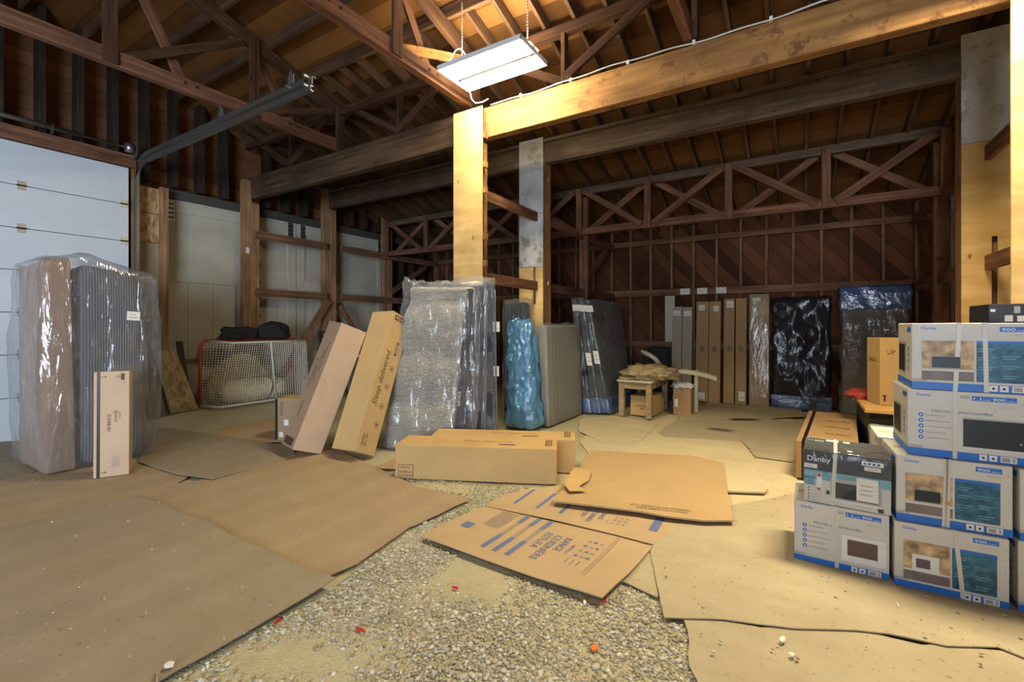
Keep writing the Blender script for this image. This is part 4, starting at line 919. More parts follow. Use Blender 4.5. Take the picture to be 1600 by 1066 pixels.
for i in range(4): p.rect(0.13+0.015*i, 0.08, 0.134+0.015*i, 0.18, 'faded_ink')
c.done(p); p = c.face('-x'); p.rect(0, 0.0, 0.014, 0.95, 'ink'); c.done(p, 'edge_stripe')
# two long cartons leaning against the mattresses
L1, L2_ = (-4.364, 2.80, 0.135, 79.82, 4.72, 20.07, 0.321, 0.275, 1.377), (-3.769, 3.074, 0.142, 93.02, -1.78, 23.24, 0.293, 0.323, 1.545)
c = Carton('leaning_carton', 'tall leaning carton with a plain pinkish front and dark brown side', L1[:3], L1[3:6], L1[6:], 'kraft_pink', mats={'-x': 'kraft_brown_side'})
R3 = c.M.to_3x3()
p = c.face('-x'); w_ = L1[7]
for i in range(3): p.text(('THIS SIDE UP', 'DO NOT DROP', 'Sleep delivered.')[i], w_*(0.36+0.17*i), 0.62+0.1*i, 0.03, 'ink', rot=math.pi/2, width=0.34, shear=.2)
p.rect(w_*0.12, 0.02, w_*0.82, 0.10, 'ink'); p.text('HANDLE', w_*0.45, 0.32, 0.03, 'ink', rot=math.pi/2, width=0.16, bold=True); c.done(p)
c = Carton('leaning_carton', 'taller yellow leaning carton lettered Sleep delivered', L2_[:3], L2_[3:6], L2_[6:], 'kraft')
p = c.face('-y'); w_ = L2_[6]; h_ = L2_[8]
p.text('Sleep delivered.', w_*0.42, h_*0.32, 0.075, 'ink', rot=math.pi/2, width=h_*0.40, shear=.35)
for q in (0.20, 0.33, 0.47, 0.60): p.ring(w_*0.70, h_*q, 0.032, 0.005, 'ink'); p.disc(w_*0.70, h_*q, 0.012, 'ink')
p.rect(w_*0.62, h_*0.70, w_*0.74, h_*0.80, 'ink'); p.rect(w_*0.65, h_*0.715, w_*0.71, h_*0.785, 'kraft', 2)
for j in range(3): a = w_*(0.16+0.26*j); p.rect(a, h_*0.945, a+w_*0.2, h_*0.985, 'ink'); p.rect(a+w_*0.05, h_*0.955, a+w_*0.15, h_*0.975, 'kraft', 2)
p.text('QUEEN', w_*0.30, h_*0.05, 0.03, 'ink', rot=math.pi/2, width=0.12); p.text('60 x 80', w_*0.45, h_*0.05, 0.03, 'ink', rot=math.pi/2, width=0.12); c.done(p)
# small carton left of them
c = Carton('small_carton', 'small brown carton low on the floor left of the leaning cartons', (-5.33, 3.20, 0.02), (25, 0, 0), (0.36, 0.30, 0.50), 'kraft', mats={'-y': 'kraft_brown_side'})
p = c.face('-y'); p.rect(0.0, 0.0, 0.03, 0.50, 'black_print'); p.rect(0.11, 0.18, 0.17, 0.25, 'label_paper'); p.text('FRAGILE', 0.10, 0.3, 0.04, 'ink', rot=math.pi/2, width=0.16); p.rect(0.05, 0.04, 0.10, 0.10, 'label_paper'); c.done(p)

# cartons leaning on the back wall
def wallcarton(xa, xb, hgt, y, mat, label, lean=0.06, group=None, labels=(), red=None, mark=True, xt=0.0):
    ang = -math.degrees(math.asin(min(0.9, lean/hgt)))
    c = Carton('wall_carton', label, (xa, y, 0.03), (0, ang, xt), (xb-xa, 0.12, hgt), mat); p = c.face('-y'); w_ = xb-xa
    for a, q, ww, hh in labels: p.rect(a*w_, q, a*w_+ww, q+hh, 'label_paper'); p.rect(a*w_+0.02, q+hh*0.3, a*w_+ww-0.02, q+hh*0.4, 'grey_print', 2)
    if mark: p.ring(w_*0.5, hgt*0.52, 0.045, 0.012, 'dark_brown_print'); p.rect(w_*0.45, hgt*0.50, w_*0.55, hgt*0.55, 'dark_brown_print', 2)
    if red: p.text('FRAGILE', w_*0.45, red, 0.06, 'red_print', rot=math.pi/2, width=0.22)
    c.done(p); return c
wallcarton(-2.02, -1.85, 1.72, 8.80, 'kraft_grey', 'left of the two pinkish grey slim cartons with white top labels', labels=((0.05, 1.55, 0.13, 0.10),), mark=False, red=0.45, lean=0.16)
wallcarton(-1.84, -1.67, 1.71, 8.80, 'kraft_grey', 'right of the two pinkish grey slim cartons, behind the curved rail end', labels=((0.1, 1.54, 0.13, 0.10),), mark=False, lean=0.16)
wallcarton(-1.60, -1.39, 1.80, 8.82, 'kraft_dark', 'brown wall carton with a white label at both its top and bottom', labels=((0.2, 1.64, 0.10, 0.10), (0.05, 0.04, 0.15, 0.12)), lean=0.14)
wallcarton(-1.38, -1.19, 1.80, 8.82, 'kraft_dark', 'brown wall carton with only a small top label, beside the twice-labelled one', labels=((0.35, 1.62, 0.09, 0.10),), lean=0.14)
wallcarton(-1.14, -0.97, 1.84, 8.84, 'kraft_dark', 'third brown wall carton, bright white paper at its top', labels=((0.25, 1.68, 0.11, 0.12),), lean=0.12)
wallcarton(-0.95, -0.78, 1.84, 8.84, 'kraft_dark', 'brown wall carton with a single white label near its foot', labels=((0.3, 0.06, 0.10, 0.16),), lean=0.12)
c = wallcarton(-0.73, -0.44, 1.90, 8.84, 'kraft_dark', 'wider wall carton in shiny clear film beside the black wrapped mattress', labels=((0.15, 1.78, 0.12, 0.06),), lean=0.10)
C8 = {(i,j,k): c.M @ Vector((0.29*i, 0.12*j, 1.9*k)) for i in (0,1) for j in (0,1) for k in (0,1)}
slab('film_wrap', grow(C8, 0.012), 'clear_film', c.t, 0.02, (4, 3, 14), wrinkle(0.012))
b = MB(); b.box((-2.17, 8.985, 1.08), (-1.99, 8.999, 1.95), 'cream_paint'); tag(b.build('white_panel'), 'narrow cream panel hung on the back wall left of the wall cartons', 'panel')
for x0_, lb in ((-1.90, 'left'), (-1.60, 'middle'), (-1.28, 'right')):
    b = MB(); b.box((x0_, YB-0.178, 1.97), (x0_+0.17, YB-0.175, 2.08), 'label_paper'); b.box((x0_+0.03, YB-0.1792, 2.02), (x0_+0.13, YB-0.1785, 2.027), 'grey_print')
    tag(b.build('paper_note'), f'{lb} of three white paper notes on the middle back wall rail', 'paper')
b = MB(); b.box((XW+0.075, 4.27, 2.62), (XW+0.08, 4.33, 2.72), 'label_paper'); tag(b.build('paper_note'), 'tiny white tag on the left wall post above the hockey net', 'paper')

# ------------------------------------------------------------------ microwave cartons
def micro(kind, label, loc, yaw, dims, group=None, name='microwave_carton'):
    c = Carton(name, label, loc, (yaw, 0, 0), dims, 'carton_white'); W, D, Hh = dims; p = c.face('-y')
    p.rect(0, 0, W, 0.11*Hh, 'blue_print'); p.rect(0.0, 0.115*Hh, 0.13*W, 0.155*Hh, 'grey_print')
    for a in (0.62, 0.70): p.rect(a*W, 0.02*Hh, (a+0.065)*W, 0.105*Hh, 'white_print', 2); p.disc((a+0.032)*W, 0.062*Hh, 0.012*W, 'black_print', 3)
    p.rect(0.79*W, 0.02*Hh, 0.92*W, 0.105*Hh, 'white_print', 2)
    for i in range(7): p.rect((0.805+0.009*i)*W, 0.035*Hh, (0.805+0.009*i+0.004)*W, 0.09*Hh, 'black_print', 3)
    p.rect(0.885*W, 0.035*Hh, 0.908*W, 0.09*Hh, 'grey_print', 3)
    p.text('Danby', 0.08*W, 0.905*Hh, 0.038*Hh*1.15, 'blue_print', width=0.13*W, bold=True)
    for q in (0.86, 0.7, 0.5): p.ring(0.965*W, q*Hh, 0.010*W, 0.002, 'grey_print')
    if kind == 'photo' or kind == 'white_photo':
        p.rect(0.70*W, 0.875*Hh, 0.915*W, 0.945*Hh, 'blue_print'); p.text('900', 0.715*W, 0.888*Hh, 0.042*Hh, 'white_print', 2, width=0.10*W, bold=True); p.text('watts', 0.825*W, 0.888*Hh, 0.02*Hh, 'white_print', 2, width=0.075*W)
        p.text('DBMW0925', 0.79*W, 0.815*Hh, 0.022*Hh, 'grey_print', width=0.11*W)
        p.rect(0.085*W, 0.145*Hh, 0.505*W, 0.74*Hh, 'kitchen_photo'); p.rect(0.085*W, 0.145*Hh, 0.505*W, 0.285*Hh, 'counter_photo', 2); p.rect(0.085*W, 0.285*Hh, 0.505*W, 0.315*Hh, 'label_paper', 2)
        if kind == 'photo': p.rect(0.165*W, 0.31*Hh, 0.40*W, 0.505*Hh, 'grey_print', 3); p.rect(0.168*W, 0.335*Hh, 0.398*W, 0.50*Hh, 'black_print', 4)
        else: p.rect(0.165*W, 0.30*Hh, 0.41*W, 0.55*Hh, 'white_print', 3); p.rect(0.20*W, 0.35*Hh, 0.33*W, 0.49*Hh, 'purple_print', 4)
        p.disc(0.46*W, 0.36*Hh, 0.025*W, 'desk_wood', 3)
        p.rect(0.525*W, 0.145*Hh, 0.90*W, 0.74*Hh, 'teal_print'); p.rect(0.525*W, 0.70*Hh, 0.90*W, 0.74*Hh, 'blue_print', 2)
        for a, q in ((0.54, 0.62), (0.54, 0.50), (0.54, 0.36), (0.72, 0.52), (0.72, 0.38), (0.72, 0.24)):
            for k in range(2): p.rect(a*W, (q-0.035*k)*Hh, (a+0.13-0.03*k)*W, (q+0.010-0.035*k)*Hh, 'light_teal', 2)
    else:
        p.rect(0.46*W, 0.90*Hh, 0.54*W, 0.945*Hh, 'grey_print'); p.rect(0.56*W, 0.875*Hh, 0.92*W, 0.945*Hh, 'blue_print')
        p.text('1.1', 0.575*W, 0.888*Hh, 0.042*Hh, 'white_print', 2, width=0.06*W, bold=True); p.text('cu.ft', 0.65*W, 0.888*Hh, 0.02*Hh, 'white_print', 2, width=0.06*W)
        p.text('900', 0.73*W, 0.888*Hh, 0.042*Hh, 'white_print', 2, width=0.10*W, bold=True); p.text('watts', 0.84*W, 0.888*Hh, 0.02*Hh, 'white_print', 2, width=0.065*W)
        p.text('DBMW1126', 0.78*W, 0.79*Hh, 0.022*Hh, 'grey_print', width=0.11*W)
        p.text('Horno', 0.22*W, 0.67*Hh, 0.05*Hh, 'faded_blue', width=0.16*W); p.text('a', 0.40*W, 0.67*Hh, 0.034*Hh, 'faded_blue', width=0.02*W); p.text('microondas', 0.45*W, 0.67*Hh, 0.05*Hh, 'faded_blue', width=0.28*W)
        for i in range(5):
            y = (0.62-0.085*i)*Hh; p.disc(0.12*W, y, 0.024*W, 'blue_print'); p.disc(0.12*W, y, 0.010*W, 'white_print', 2); p.rect(0.16*W, y-0.003, (0.34+0.03*(i % 3))*W, y+0.002, 'grey_print')
        if kind == 'black_oven': p.rect(0.485*W, 0.16*Hh, 0.99*W, 0.62*Hh, 'grey_print'); p.rect(0.488*W, 0.20*Hh, 0.985*W, 0.60*Hh, 'black_print', 2); p.rect(0.49*W, 0.165*Hh, 0.985*W, 0.19*Hh, 'label_paper', 2); p.disc(0.95*W, 0.3*Hh, 0.01*W, 'grey_print', 3)
        else: p.rect(0.52*W, 0.17*Hh, 0.97*W, 0.58*Hh, 'white_print'); p.rect(0.58*W, 0.27*Hh, 0.885*W, 0.52*Hh, 'brown_window', 2)
    c.done(p, 'printed_front')
    p = c.face('-x'); p.rect(0, 0, D, 0.11*Hh, 'blue_print'); p.rect(0.08*D, 0.18*Hh, 0.60*D, 0.70*Hh, 'grey_print'); p.rect(0.12*D, 0.22*Hh, 0.55*D, 0.66*Hh, 'black_print', 2); p.rect(0.70*D, 0.86*Hh, 0.92*D, 0.94*Hh, 'blue_print')
    for i in range(4): p.disc(0.78*D, (0.6-0.1*i)*Hh, 0.012, 'blue_print')
    c.done(p, 'printed_side')
    b = MB(); b.box((0.02, D/2-0.03, Hh), (W-0.02, D/2+0.03, Hh+0.001), 'tape'); b.build('tape', c.t, c.M); return c
g_ = 'white microwave cartons in the right hand stacks'
cM = [micro('white_photo', 'bottom carton of the front stack, picturing a white microwave', (0.426, 3.148, 0.024), 1.1, (0.433, 0.40, 0.340), g_),
      micro('photo', 'second carton from the floor in the front stack, kitchen photo panel', (0.437, 3.17, 0.366), 1.8, (0.441, 0.40, 0.346), g_),
      micro('black_oven', 'third carton up, lettered Horno microondas with black oven picture', (0.490, 3.21, 0.714), 0.5, (0.445, 0.42, 0.346), g_)]
cM.append(micro('photo', 'widest topmost white carton at eye level with kitchen photo', (0.508, 3.22, 1.062), -0.5, (0.475, 0.42, 0.347), g_))
for z, k, lb in ((0.024, 'white_oven', 'bottom carton of the cut-off right edge stack'), (0.368, 'photo', 'middle carton of the cut-off right edge stack'), (0.712, 'black_oven', 'upper carton of the cut-off right edge stack, blue band at its top')):
    micro(k, lb, (0.890 + (0.035 if z > .7 else 0)+(0.006 if z > .3 else 0), 3.165 if z < .7 else 3.24, z), 1.0, (0.44, 0.40, 0.342 if z < .7 else 0.346), g_)
b = MB(); b.box((0.975, 3.25, 1.062), (1.40, 3.64, 1.065), 'strap_plastic')
for k, z in enumerate((0.024, 0.424, 0.824)):
    micro('photo', ('lowest', 'middle', 'upper')[k] + ' hidden white carton behind the front stack, under the black one', (0.93, 3.74, z), 0, (0.42, 0.38, 0.398), 'cartons behind the front stack')
def strap(c, x, name='strap', tilt=0.0):
    W, D, Hh = c.d; b = MB(); e = 0.003; w_ = 0.009
    v = [(x-w_+tilt, -e, Hh+e), (x+w_+tilt, -e, Hh+e), (x+w_, -e, 0), (x-w_, -e, 0)]; b.add(v + [(a, y-0.001, z) for a, y, z in v], [(0,1,2,3), (7,6,5,4), (0,4,5,1), (3,2,6,7), (0,3,7,4), (1,5,6,2)], 'strap_plastic')
    b.box((x-w_+tilt, -e, Hh), (x+w_+tilt, D+e, Hh+e), 'strap_plastic'); b.box((x-w_, D, 0), (x+w_, D+e, Hh+e), 'strap_plastic')
    return b.build(name, c.t, c.M)
strap(cM[3], 0.170, tilt=0.016); strap(cM[3], 0.285, tilt=-0.006); strap(cM[2], 0.185, tilt=0.0); strap(cM[1], 0.19, tilt=0.010); strap(cM[1], 0.202, tilt=0.004); strap(cM[0], 0.268, tilt=-0.03)
# second small stack behind, seen between the two front stacks
for z, hh, lb in ((0.024, 0.33, 'lower film-wrapped carton glimpsed between the two front stacks'), (0.356, 0.33, 'upper film-wrapped carton glimpsed between the two front stacks')):
    c = micro('photo', lb, (0.425, 3.75, z), 0, (0.40, 0.38, hh), 'cartons behind the front stack')
C8 = {(i,j,k): c.M @ Vector((0.40*i, 0.38*j, 0.33*k)) for i in (0,1) for j in (0,1) for k in (0,1)}; slab('film_wrap', grow(C8, 0.008), 'clear_film', c.t, 0.02, (5, 5, 5), wrinkle(0.01))
# left stack: black carton on a white one
cL = micro('white_oven', 'white carton under the black one, lettered Horno microondas', (-0.027, 3.183, 0.022), -0.5, (0.437, 0.40, 0.350), g_)
strap(cL, 0.205, tilt=-0.004)
def black_micro(label, loc, yaw, dims, full=True):
    c = Carton('microwave_carton', label, loc, (yaw, 0, 0), dims, 'carton_white', mats={'+z': 'carton_black', '+x': 'carton_black'} if full else {'-y': 'carton_black', '+z': 'carton_black', '-x': 'carton_black', '+x': 'carton_black'})
    W, D, Hh = dims; p = c.face('-y')
    if full:
        p.rect(0, 0.62*Hh, W, Hh, 'carton_black'); p.rect(0, 0.45*Hh, W, 0.62*Hh, 'light_teal'); p.rect(0.0, 0.33*Hh, 0.14*W, 0.5*Hh, 'light_teal')
        p.text('Danby', 0.04*W, 0.80*Hh, 0.10*Hh, 'white_print', 2, width=0.28*W, bold=True); p.rect(0.0, 0.66*Hh, 0.16*W, 0.74*Hh, 'white_print', 2); p.rect(0.03*W, 0.69*Hh, 0.12*W, 0.71*Hh, 'grey_print', 3)
        p.rect(0.68*W, 0.84*Hh, 0.92*W, 0.92*Hh, 'white_print', 2); p.rect(0.71*W, 0.75*Hh, 0.89*W, 0.82*Hh, 'white_print', 2)
        for i in range(4): p.rect((0.70+0.05*i)*W, 0.86*Hh, (0.73+0.05*i)*W, 0.90*Hh, 'black_print', 3)
        p.rect(0.74*W, 0.775*Hh, 0.86*W, 0.795*Hh, 'grey_print', 3)
        p.rect(0.32*W, 0.10*Hh, 0.90*W, 0.52*Hh, 'grey_print', 2); p.rect(0.38*W, 0.16*Hh, 0.86*W, 0.45*Hh, 'black_print', 3); p.rect(0.32*W, 0.10*Hh, 0.90*W, 0.13*Hh, 'label_paper', 3)
        p.rect(0.62*W, 0.18*Hh, 0.86*W, 0.60*Hh, 'label_paper', 5)
        for q in (0.30, 0.38, 0.46): p.rect(0.66*W, q*Hh, 0.80*W, (q+0.012)*Hh, 'faded_ink', 6)
        p.rect(0.155*W, 0.24*Hh, 0.215*W, 0.58*Hh, 'white_print', 2); p.rect(0.16*W, 0.51*Hh, 0.205*W, 0.57*Hh, 'red_print', 3); p.rect(0.16*W, 0.25*Hh, 0.205*W, 0.30*Hh, 'red_print', 3)
        p.text('2S', 0.04*W, 0.35*Hh, 0.08*Hh, 'faded_blue', 3, width=0.08*W, bold=True)
        for q in (0.28, 0.22, 0.16, 0.10, 0.05): p.disc(0.055*W, q*Hh, 0.008*W*1.2, 'black_print', 2); p.rect(0.09*W, q*Hh, 0.2*W, q*Hh+0.0015, 'grey_print', 2)
        p.rect(0.86*W, 0.02*Hh, 0.92*W, 0.09*Hh, 'black_print', 2); p.rect(0.27*W, 0.2*Hh, 0.31*W, 0.27*Hh, 'black_print', 3)
        c.done(p, 'printed_front'); p = c.face('+z'); p.text('1.1 watts', 0.03*W, 0.72*D, 0.05, 'white_print', width=0.08); p.rect(0.26*W, 0.80*D, 0.42*W, 0.93*D, 'white_print'); p.rect(0.48*W, 0.80*D, 0.56*W, 0.92*D, 'white_print'); p.rect(0.52*W, 0.18*D, 0.58*W, 0.26*D, 'white_print'); c.done(p, 'printed_top')
        slabC = {(i,j,k): c.M @ Vector((W*i, D*j, Hh*k)) for i in (0,1) for j in (0,1) for k in (0,1)}
    else:
        p.text('Danby', 0.38*W, 0.80*Hh, 0.10*Hh, 'white_print', 2, width=0.30*W, bold=True); p.rect(0.28*W, 0.66*Hh, 0.62*W, 0.77*Hh, 'label_paper', 2); p.rect(0.02*W, 0.85*Hh, 0.07*W, 0.9*Hh, 'white_print', 2); p.rect(0.16*W, 0.66*Hh, 0.24*W, 0.78*Hh, 'label_paper', 2); p.rect(0.25*W, 0.82*Hh, 0.31*W, 0.95*Hh, 'grey_print', 2)
        c.done(p, 'printed_front')
    return c
cB = black_micro('black and white microwave carton with bold white lettering and a taped paper', (0.023, 3.20, 0.374), -3.0, (0.395, 0.36, 0.300)); strap(cB, 0.135, tilt=0.015)
slab('film_wrap', grow({(i,j,k): cB.M @ Vector((0.395*i, 0.36*j, 0.30*k)) for i in (0,1) for j in (0,1) for k in (0,1)}, 0.006), 'thin_film', cB.t, 0.015, (5, 5, 5), wrinkle(0.006))
black_micro('black microwave carton peeking over the top of the front stack', (0.935, 3.76, 1.222), 0.0, (0.42, 0.36, 0.30), False)

# long carton on the floor at the right, dark band round it
c = Carton('long_carton', 'long brown carton with dark edge band left of the black desk', (-0.03, 4.91, 0.02), (-4.0, 0, 0), (0.46, 1.80, 0.335), 'kraft_dark')
b = MB(); b.box((0.045, -0.003, -0.0), (0.075, 1.803, 0.338), 'black_print'); b.build('dark_band', c.t, c.M)
p = c.face('+z'); 
for i in range(3): p.text(('THIS SIDE UP', 'FRAGILE', 'SOFA TABLE')[i], 0.20, 0.45+0.36*i, 0.07, 'ink', width=0.20)
c.done(p)
# desk with carton
D = thing('desk', 'low black desk with an orange-brown wooden top', 'desk', (0.95, 6.05, 0.02))
b = MB(); b.box((0.52, 5.44, 0.575), (1.24, 6.68, 0.615), 'desk_wood'); b.build('desk_top', D, bevel=0.006)
b = MB(); b.box((0.56, 5.50, 0.02), (0.59, 6.62, 0.575), 'desk_black'); b.box((1.19, 5.50, 0.02), (1.22, 6.62, 0.575), 'desk_black'); b.box((0.56, 5.47, 0.02), (1.22, 5.50, 0.575), 'desk_black'); b.box((0.56, 6.62, 0.02), (1.22, 6.65, 0.575), 'desk_black'); b.build('desk_body', D, bevel=0.004)
c = Carton('desk_carton', 'tan carton standing upright on the black desk', (0.665, 5.72, 0.617), (14, 0, 0), (0.32, 0.30, 0.655), 'kraft', tape=('x', 0.05))
p = c.face('-y'); p.rect(0.03, 0.04, 0.045, 0.10, 'ink'); p.rect(0.02, 0.09, 0.055, 0.10, 'ink'); p.text('UP', 0.06, 0.5, 0.04, 'ink'); c.done(p); p = c.face('-x'); p.text('FRAGILE', 0.06, 0.42, 0.04, 'ink', width=0.16); c.done(p, 'side_printing')
def clothball(name, cen, rad, mat, seed, parent=None, n=4, amp=0.35, low=None, fold=3.0):
    bm = bmesh.new(); bmesh.ops.create_icosphere(bm, subdivisions=n, radius=1)
    for v in bm.verts:
        q = v.co.normalized(); a = noise.noise(q*fold*0.5 + Vector((seed, 0, 0))) + 0.5*abs(noise.noise(q*fold + Vector((0, seed, 0)))) + 0.25*noise.noise(q*fold*2.2)
        s = 1 + amp*a; v.co = Vector((q.x*rad[0]*s, q.y*rad[1]*s, q.z*rad[2]*s))
        if v.co.z < -rad[2]*0.55: v.co.z = -rad[2]*0.55
    me = bpy.data.meshes.new(name); bm.to_mesh(me); bm.free(); me.materials.append(MATS[mat]); me.polygons.foreach_set('use_smooth', [True]*len(me.polygons))
    return put(name, me, parent, Matrix.Translation((cen[0], cen[1], cen[2]+rad[2]*0.55)))
tag(clothball('red_cloth', (0.57, 6.30, 0.617), (0.14, 0.22, 0.05), 'red_cloth', 4.0), 'crumpled red cloth on the left edge of the black desk', 'cloth')

# ------------------------------------------------------------------ wrapped mattresses
def mattress(name, label, C8, mat, film_m, parts=(), g=0.02, r=0.05, amp=0.02, top=0.0, wn=(12, 8, 20), group=None, inner=True, quiltamp=0.008, sc=(5, 5, 2.2)):
    cs = [Vector(v) for v in C8.values()]; base = sum(cs, Vector())/8; base.z = min(v.z for v in cs)
    t = thing(name, label, 'mattress', base, group)
    if inner: slab('mattress', C8, mat, t, r, (8, 5, 14), wrinkle(quiltamp, (4, 4, 3), 2.0))
    zt = max(v.z for v in cs)
    if film_m: slab('plastic_wrap', grow(C8, g), film_m, t, r, wn, wrinkle(amp, sc, cs[0].x, top, zt-0.03))
    return t
def tags(t, items):
    for a, u, v, w_, h_ in items:
        p = Print(a, u, v, 0.0); p.rect(0, 0, w_, h_, 'label_paper'); p.rect(w_*.15, h_*.3, w_*.85, h_*.38, 'grey_print', 1); p.l = 0.001; p.rect(w_*.15, h_*.6, w_*.7, h_*.68, 'grey_print', 1); p.build('paper_label', t)
# left stack by the overhead door
C8 = block8(-6.72, -5.87, 1.56, 2.16, 0.03, 1.90)
C8[(1,1,1)].z = 1.93; C8[(1,1,1)].y = 2.05; C8[(1,0,1)].z = 2.02
t = thing('wrapped_mattress', 'grey quilted mattress and carton slab in one clear bag by the overhead door', 'mattress', (-6.3, 1.75, 0.03))
slab('mattress', C8, 'grey_quilt', t, 0.10, (8, 6, 16), wrinkle(0.012, (3, 3, 2)))
S8 = block8(-6.70, -5.84, 1.33, 1.54, 0.03, 1.97); S8[(1,0,1)].z = 1.99; S8[(0,0,1)].z = 1.97; S8[(1,1,1)].z = 2.03; S8[(1,1,1)].y = 1.50; S8[(1,0,1)].y=1.30
so = slab('carton_slab', S8, 'kraft_brown_side', t, 0.015, (4, 3, 6)); so['label'] = 'brown cardboard slab inside the bag'
W8 = block8(-6.78, -5.80, 1.29, 2.20, 0.026, 2.02)
for k in ((0,0,1), (1,0,1)): W8[k].z = 2.03
W8[(1,1,1)].z = 1.94; W8[(0,1,1)].z = 1.95
def wd(p, n):
    o = wrinkle(0.022, (6, 6, 2.0), 1.3)(p, n)
    if p.z > 1.6: o += Vector((0, 0, 0.10*math.exp(-((p.y-1.65)/0.22)**2)*min(1, (p.z-1.6)/0.3)))
    s = 0.05*math.sin(math.pi*min(1, max(0, p.z/1.95))); o += Vector((n.x, n.y, 0))*s*0.8
    return o
slab('plastic_wrap', W8, 'grey_bag_film', t, 0.07, (14, 14, 26), wd)
tags(t, [(Vector((-5.755, 1.90, 1.45)), (0.02, 1, -0.06), (0, 0.05, 1), 0.11, 0.09)])
# white pillow top pile against the bright column
def pile(fr0, fr1, C):   # slice of an eight-corner block along its depth (j)
    o = {}
    for (i, j, k) in C:
        f = fr1 if j else fr0; o[(i, j, k)] = Vector(C[(i, 0, k)]).lerp(Vector(C[(i, 1, k)]), f)
    return o
CP = {(0,0,0): (-3.97, 3.62, 0.03), (1,0,0): (-3.13, 3.80, 0.03), (0,1,0): (-4.02, 4.12, 0.03), (1,1,0): (-2.86, 4.42, 0.03),
      (0,0,1): (-3.80, 3.86, 1.84), (1,0,1): (-3.05, 3.97, 1.80), (0,1,1): (-3.86, 4.20, 1.84), (1,1,1): (-2.84, 4.26, 1.84)}
CP[(0,1,0)] = (-4.02, 4.02, 0.03); CP[(1,1,0)] = (-2.80, 4.17, 0.03)
CP[(1,1,1)] = (-2.84, 4.19, 1.84); CP[(0,1,1)] = (-3.86, 4.12, 1.84)
m1 = pile(0, 0.42, CP); t = thing('wrapped_mattress', 'white quilted pillow-top mattress in clear plastic against the bright column', 'mattress', (-3.5, 3.9, 0.03), 'mattresses against the bright column')
def qd(p, n):
    tz = p.z/1.8; return n*(0.070*abs(math.sin(tz*math.pi*3.2 + 0.5*noise.noise(p*2)))**0.6 + 0.020*noise.noise(p*5) - 0.06) if n.y < -0.2 else n*0.004*noise.noise(p*8)
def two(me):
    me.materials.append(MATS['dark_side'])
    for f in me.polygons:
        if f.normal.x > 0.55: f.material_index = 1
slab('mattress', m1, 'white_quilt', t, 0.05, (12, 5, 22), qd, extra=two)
W8 = grow(m1, 0.045); slab('plastic_wrap', W8, 'milky_film', t, 0.04, (22, 7, 40), wrinkle(0.028, (6, 6, 4), 5.0, 0.14, 1.80))
b = MB()
def binding(C, i, j0, m='grey_cloth'):
    b = MB(); pts = [Vector(C[(1, j0, 0)]).lerp(Vector(C[(1, j0, 1)]), q) + Vector((0.012, 0, 0)) for q in np.linspace(0.02, 0.97, 12)]; b.tube(pts, 0.008, m, 6); return b
binding(m1, 1, 0).build('piping', t, smooth=True); binding(m1, 1, 1).build('piping', t, smooth=True)
m2 = pile(0.44, 0.71, CP); m3 = pile(0.73, 1.0, CP)
for mm, lb, q in ((m2, 'dark-sided mattress wrapped in clear plastic behind the white pillow-top', 0.62), (m3, 'rearmost dark-sided wrapped mattress beside the bright column', 0.72)):
    t = thing('wrapped_mattress', lb, 'mattress', Vector(mm[(0,0,0)]).lerp(Vector(mm[(1,1,0)]), 0.5), 'mattresses against the bright column')
    slab('mattress', mm, 'dark_side', t, 0.03, (6, 4, 14), wrinkle(0.006)); slab('plastic_wrap', grow(mm, 0.012), 'clear_film', t, 0.03, (10, 5, 26), wrinkle(0.014, (8, 8, 3), q*9, 0.14, 1.80))
    binding(mm, 1, 0).build('piping', t, smooth=True); binding(mm, 1, 1).build('piping', t, smooth=True)
    for qq in (q, q+0.2 if q < .7 else q-0.27):
        a = Vector(mm[(1,0,0)]).lerp(Vector(mm[(1,0,1)]), qq) + Vector((0.03, 0.05, 0)); u = (Vector(mm[(1,1,0)]) - Vector(mm[(1,0,0)])).normalized()
        tags(t, [(a, u, (0, 0, 1), 0.10, 0.11)])
# blue bagged piece and box spring in front of the painted column
B8 = block8(-3.33, -2.93, 5.18, 5.50, 0.025, 1.43); B8[(0,0,1)] = Vector((-3.33, 5.30, 1.47)); B8[(1,0,1)] = Vector((-3.07, 5.34, 1.42)); B8[(0,1,1)] = Vector((-3.36, 5.5, 1.47)); B8[(1,1,1)] = Vector((-3.09, 5.5, 1.42))
t = mattress('blue_bagged_bundle', 'bundle in bright blue translucent bag at the end of the box spring', B8, 'grey_cloth', 'blue_film', g=0.03, r=0.09, amp=0.045, wn=(12, 12, 36), sc=(8, 8, 3.5))
Bx = block8(-3.02, -2.86, 5.58, 6.60, 0.02, 1.40); 
for k in ((0,0,1), (1,0,1), (0,1,1), (1,1,1)): Bx[k].x -= 0.05
Bx[(1,0,0)].y = 5.52; Bx[(1,0,1)].y = 5.54; Bx[(1,1,0)].y = Bx[(1,1,1)].y = Bx[(0,1,0)].y = Bx[(0,1,1)].y = 6.66
t = mattress('box_spring', 'grey cloth box spring on its side in thin plastic behind the blue bag', Bx, 'box_spring_cloth', 'thin_film', g=0.012, r=0.03, amp=0.010, top=0.06, quiltamp=0.002)
t['category'] = 'box spring'
K8 = block8(-3.62, -3.24, 5.56, 5.70, 0.02, 1.72)
mattress('wrapped_mattress', 'narrow dark mattress end in clear plastic between blue bag and dark-sided pile', K8, 'black_ticking', 'clear_film', g=0.02, amp=0.03, top=0.1)
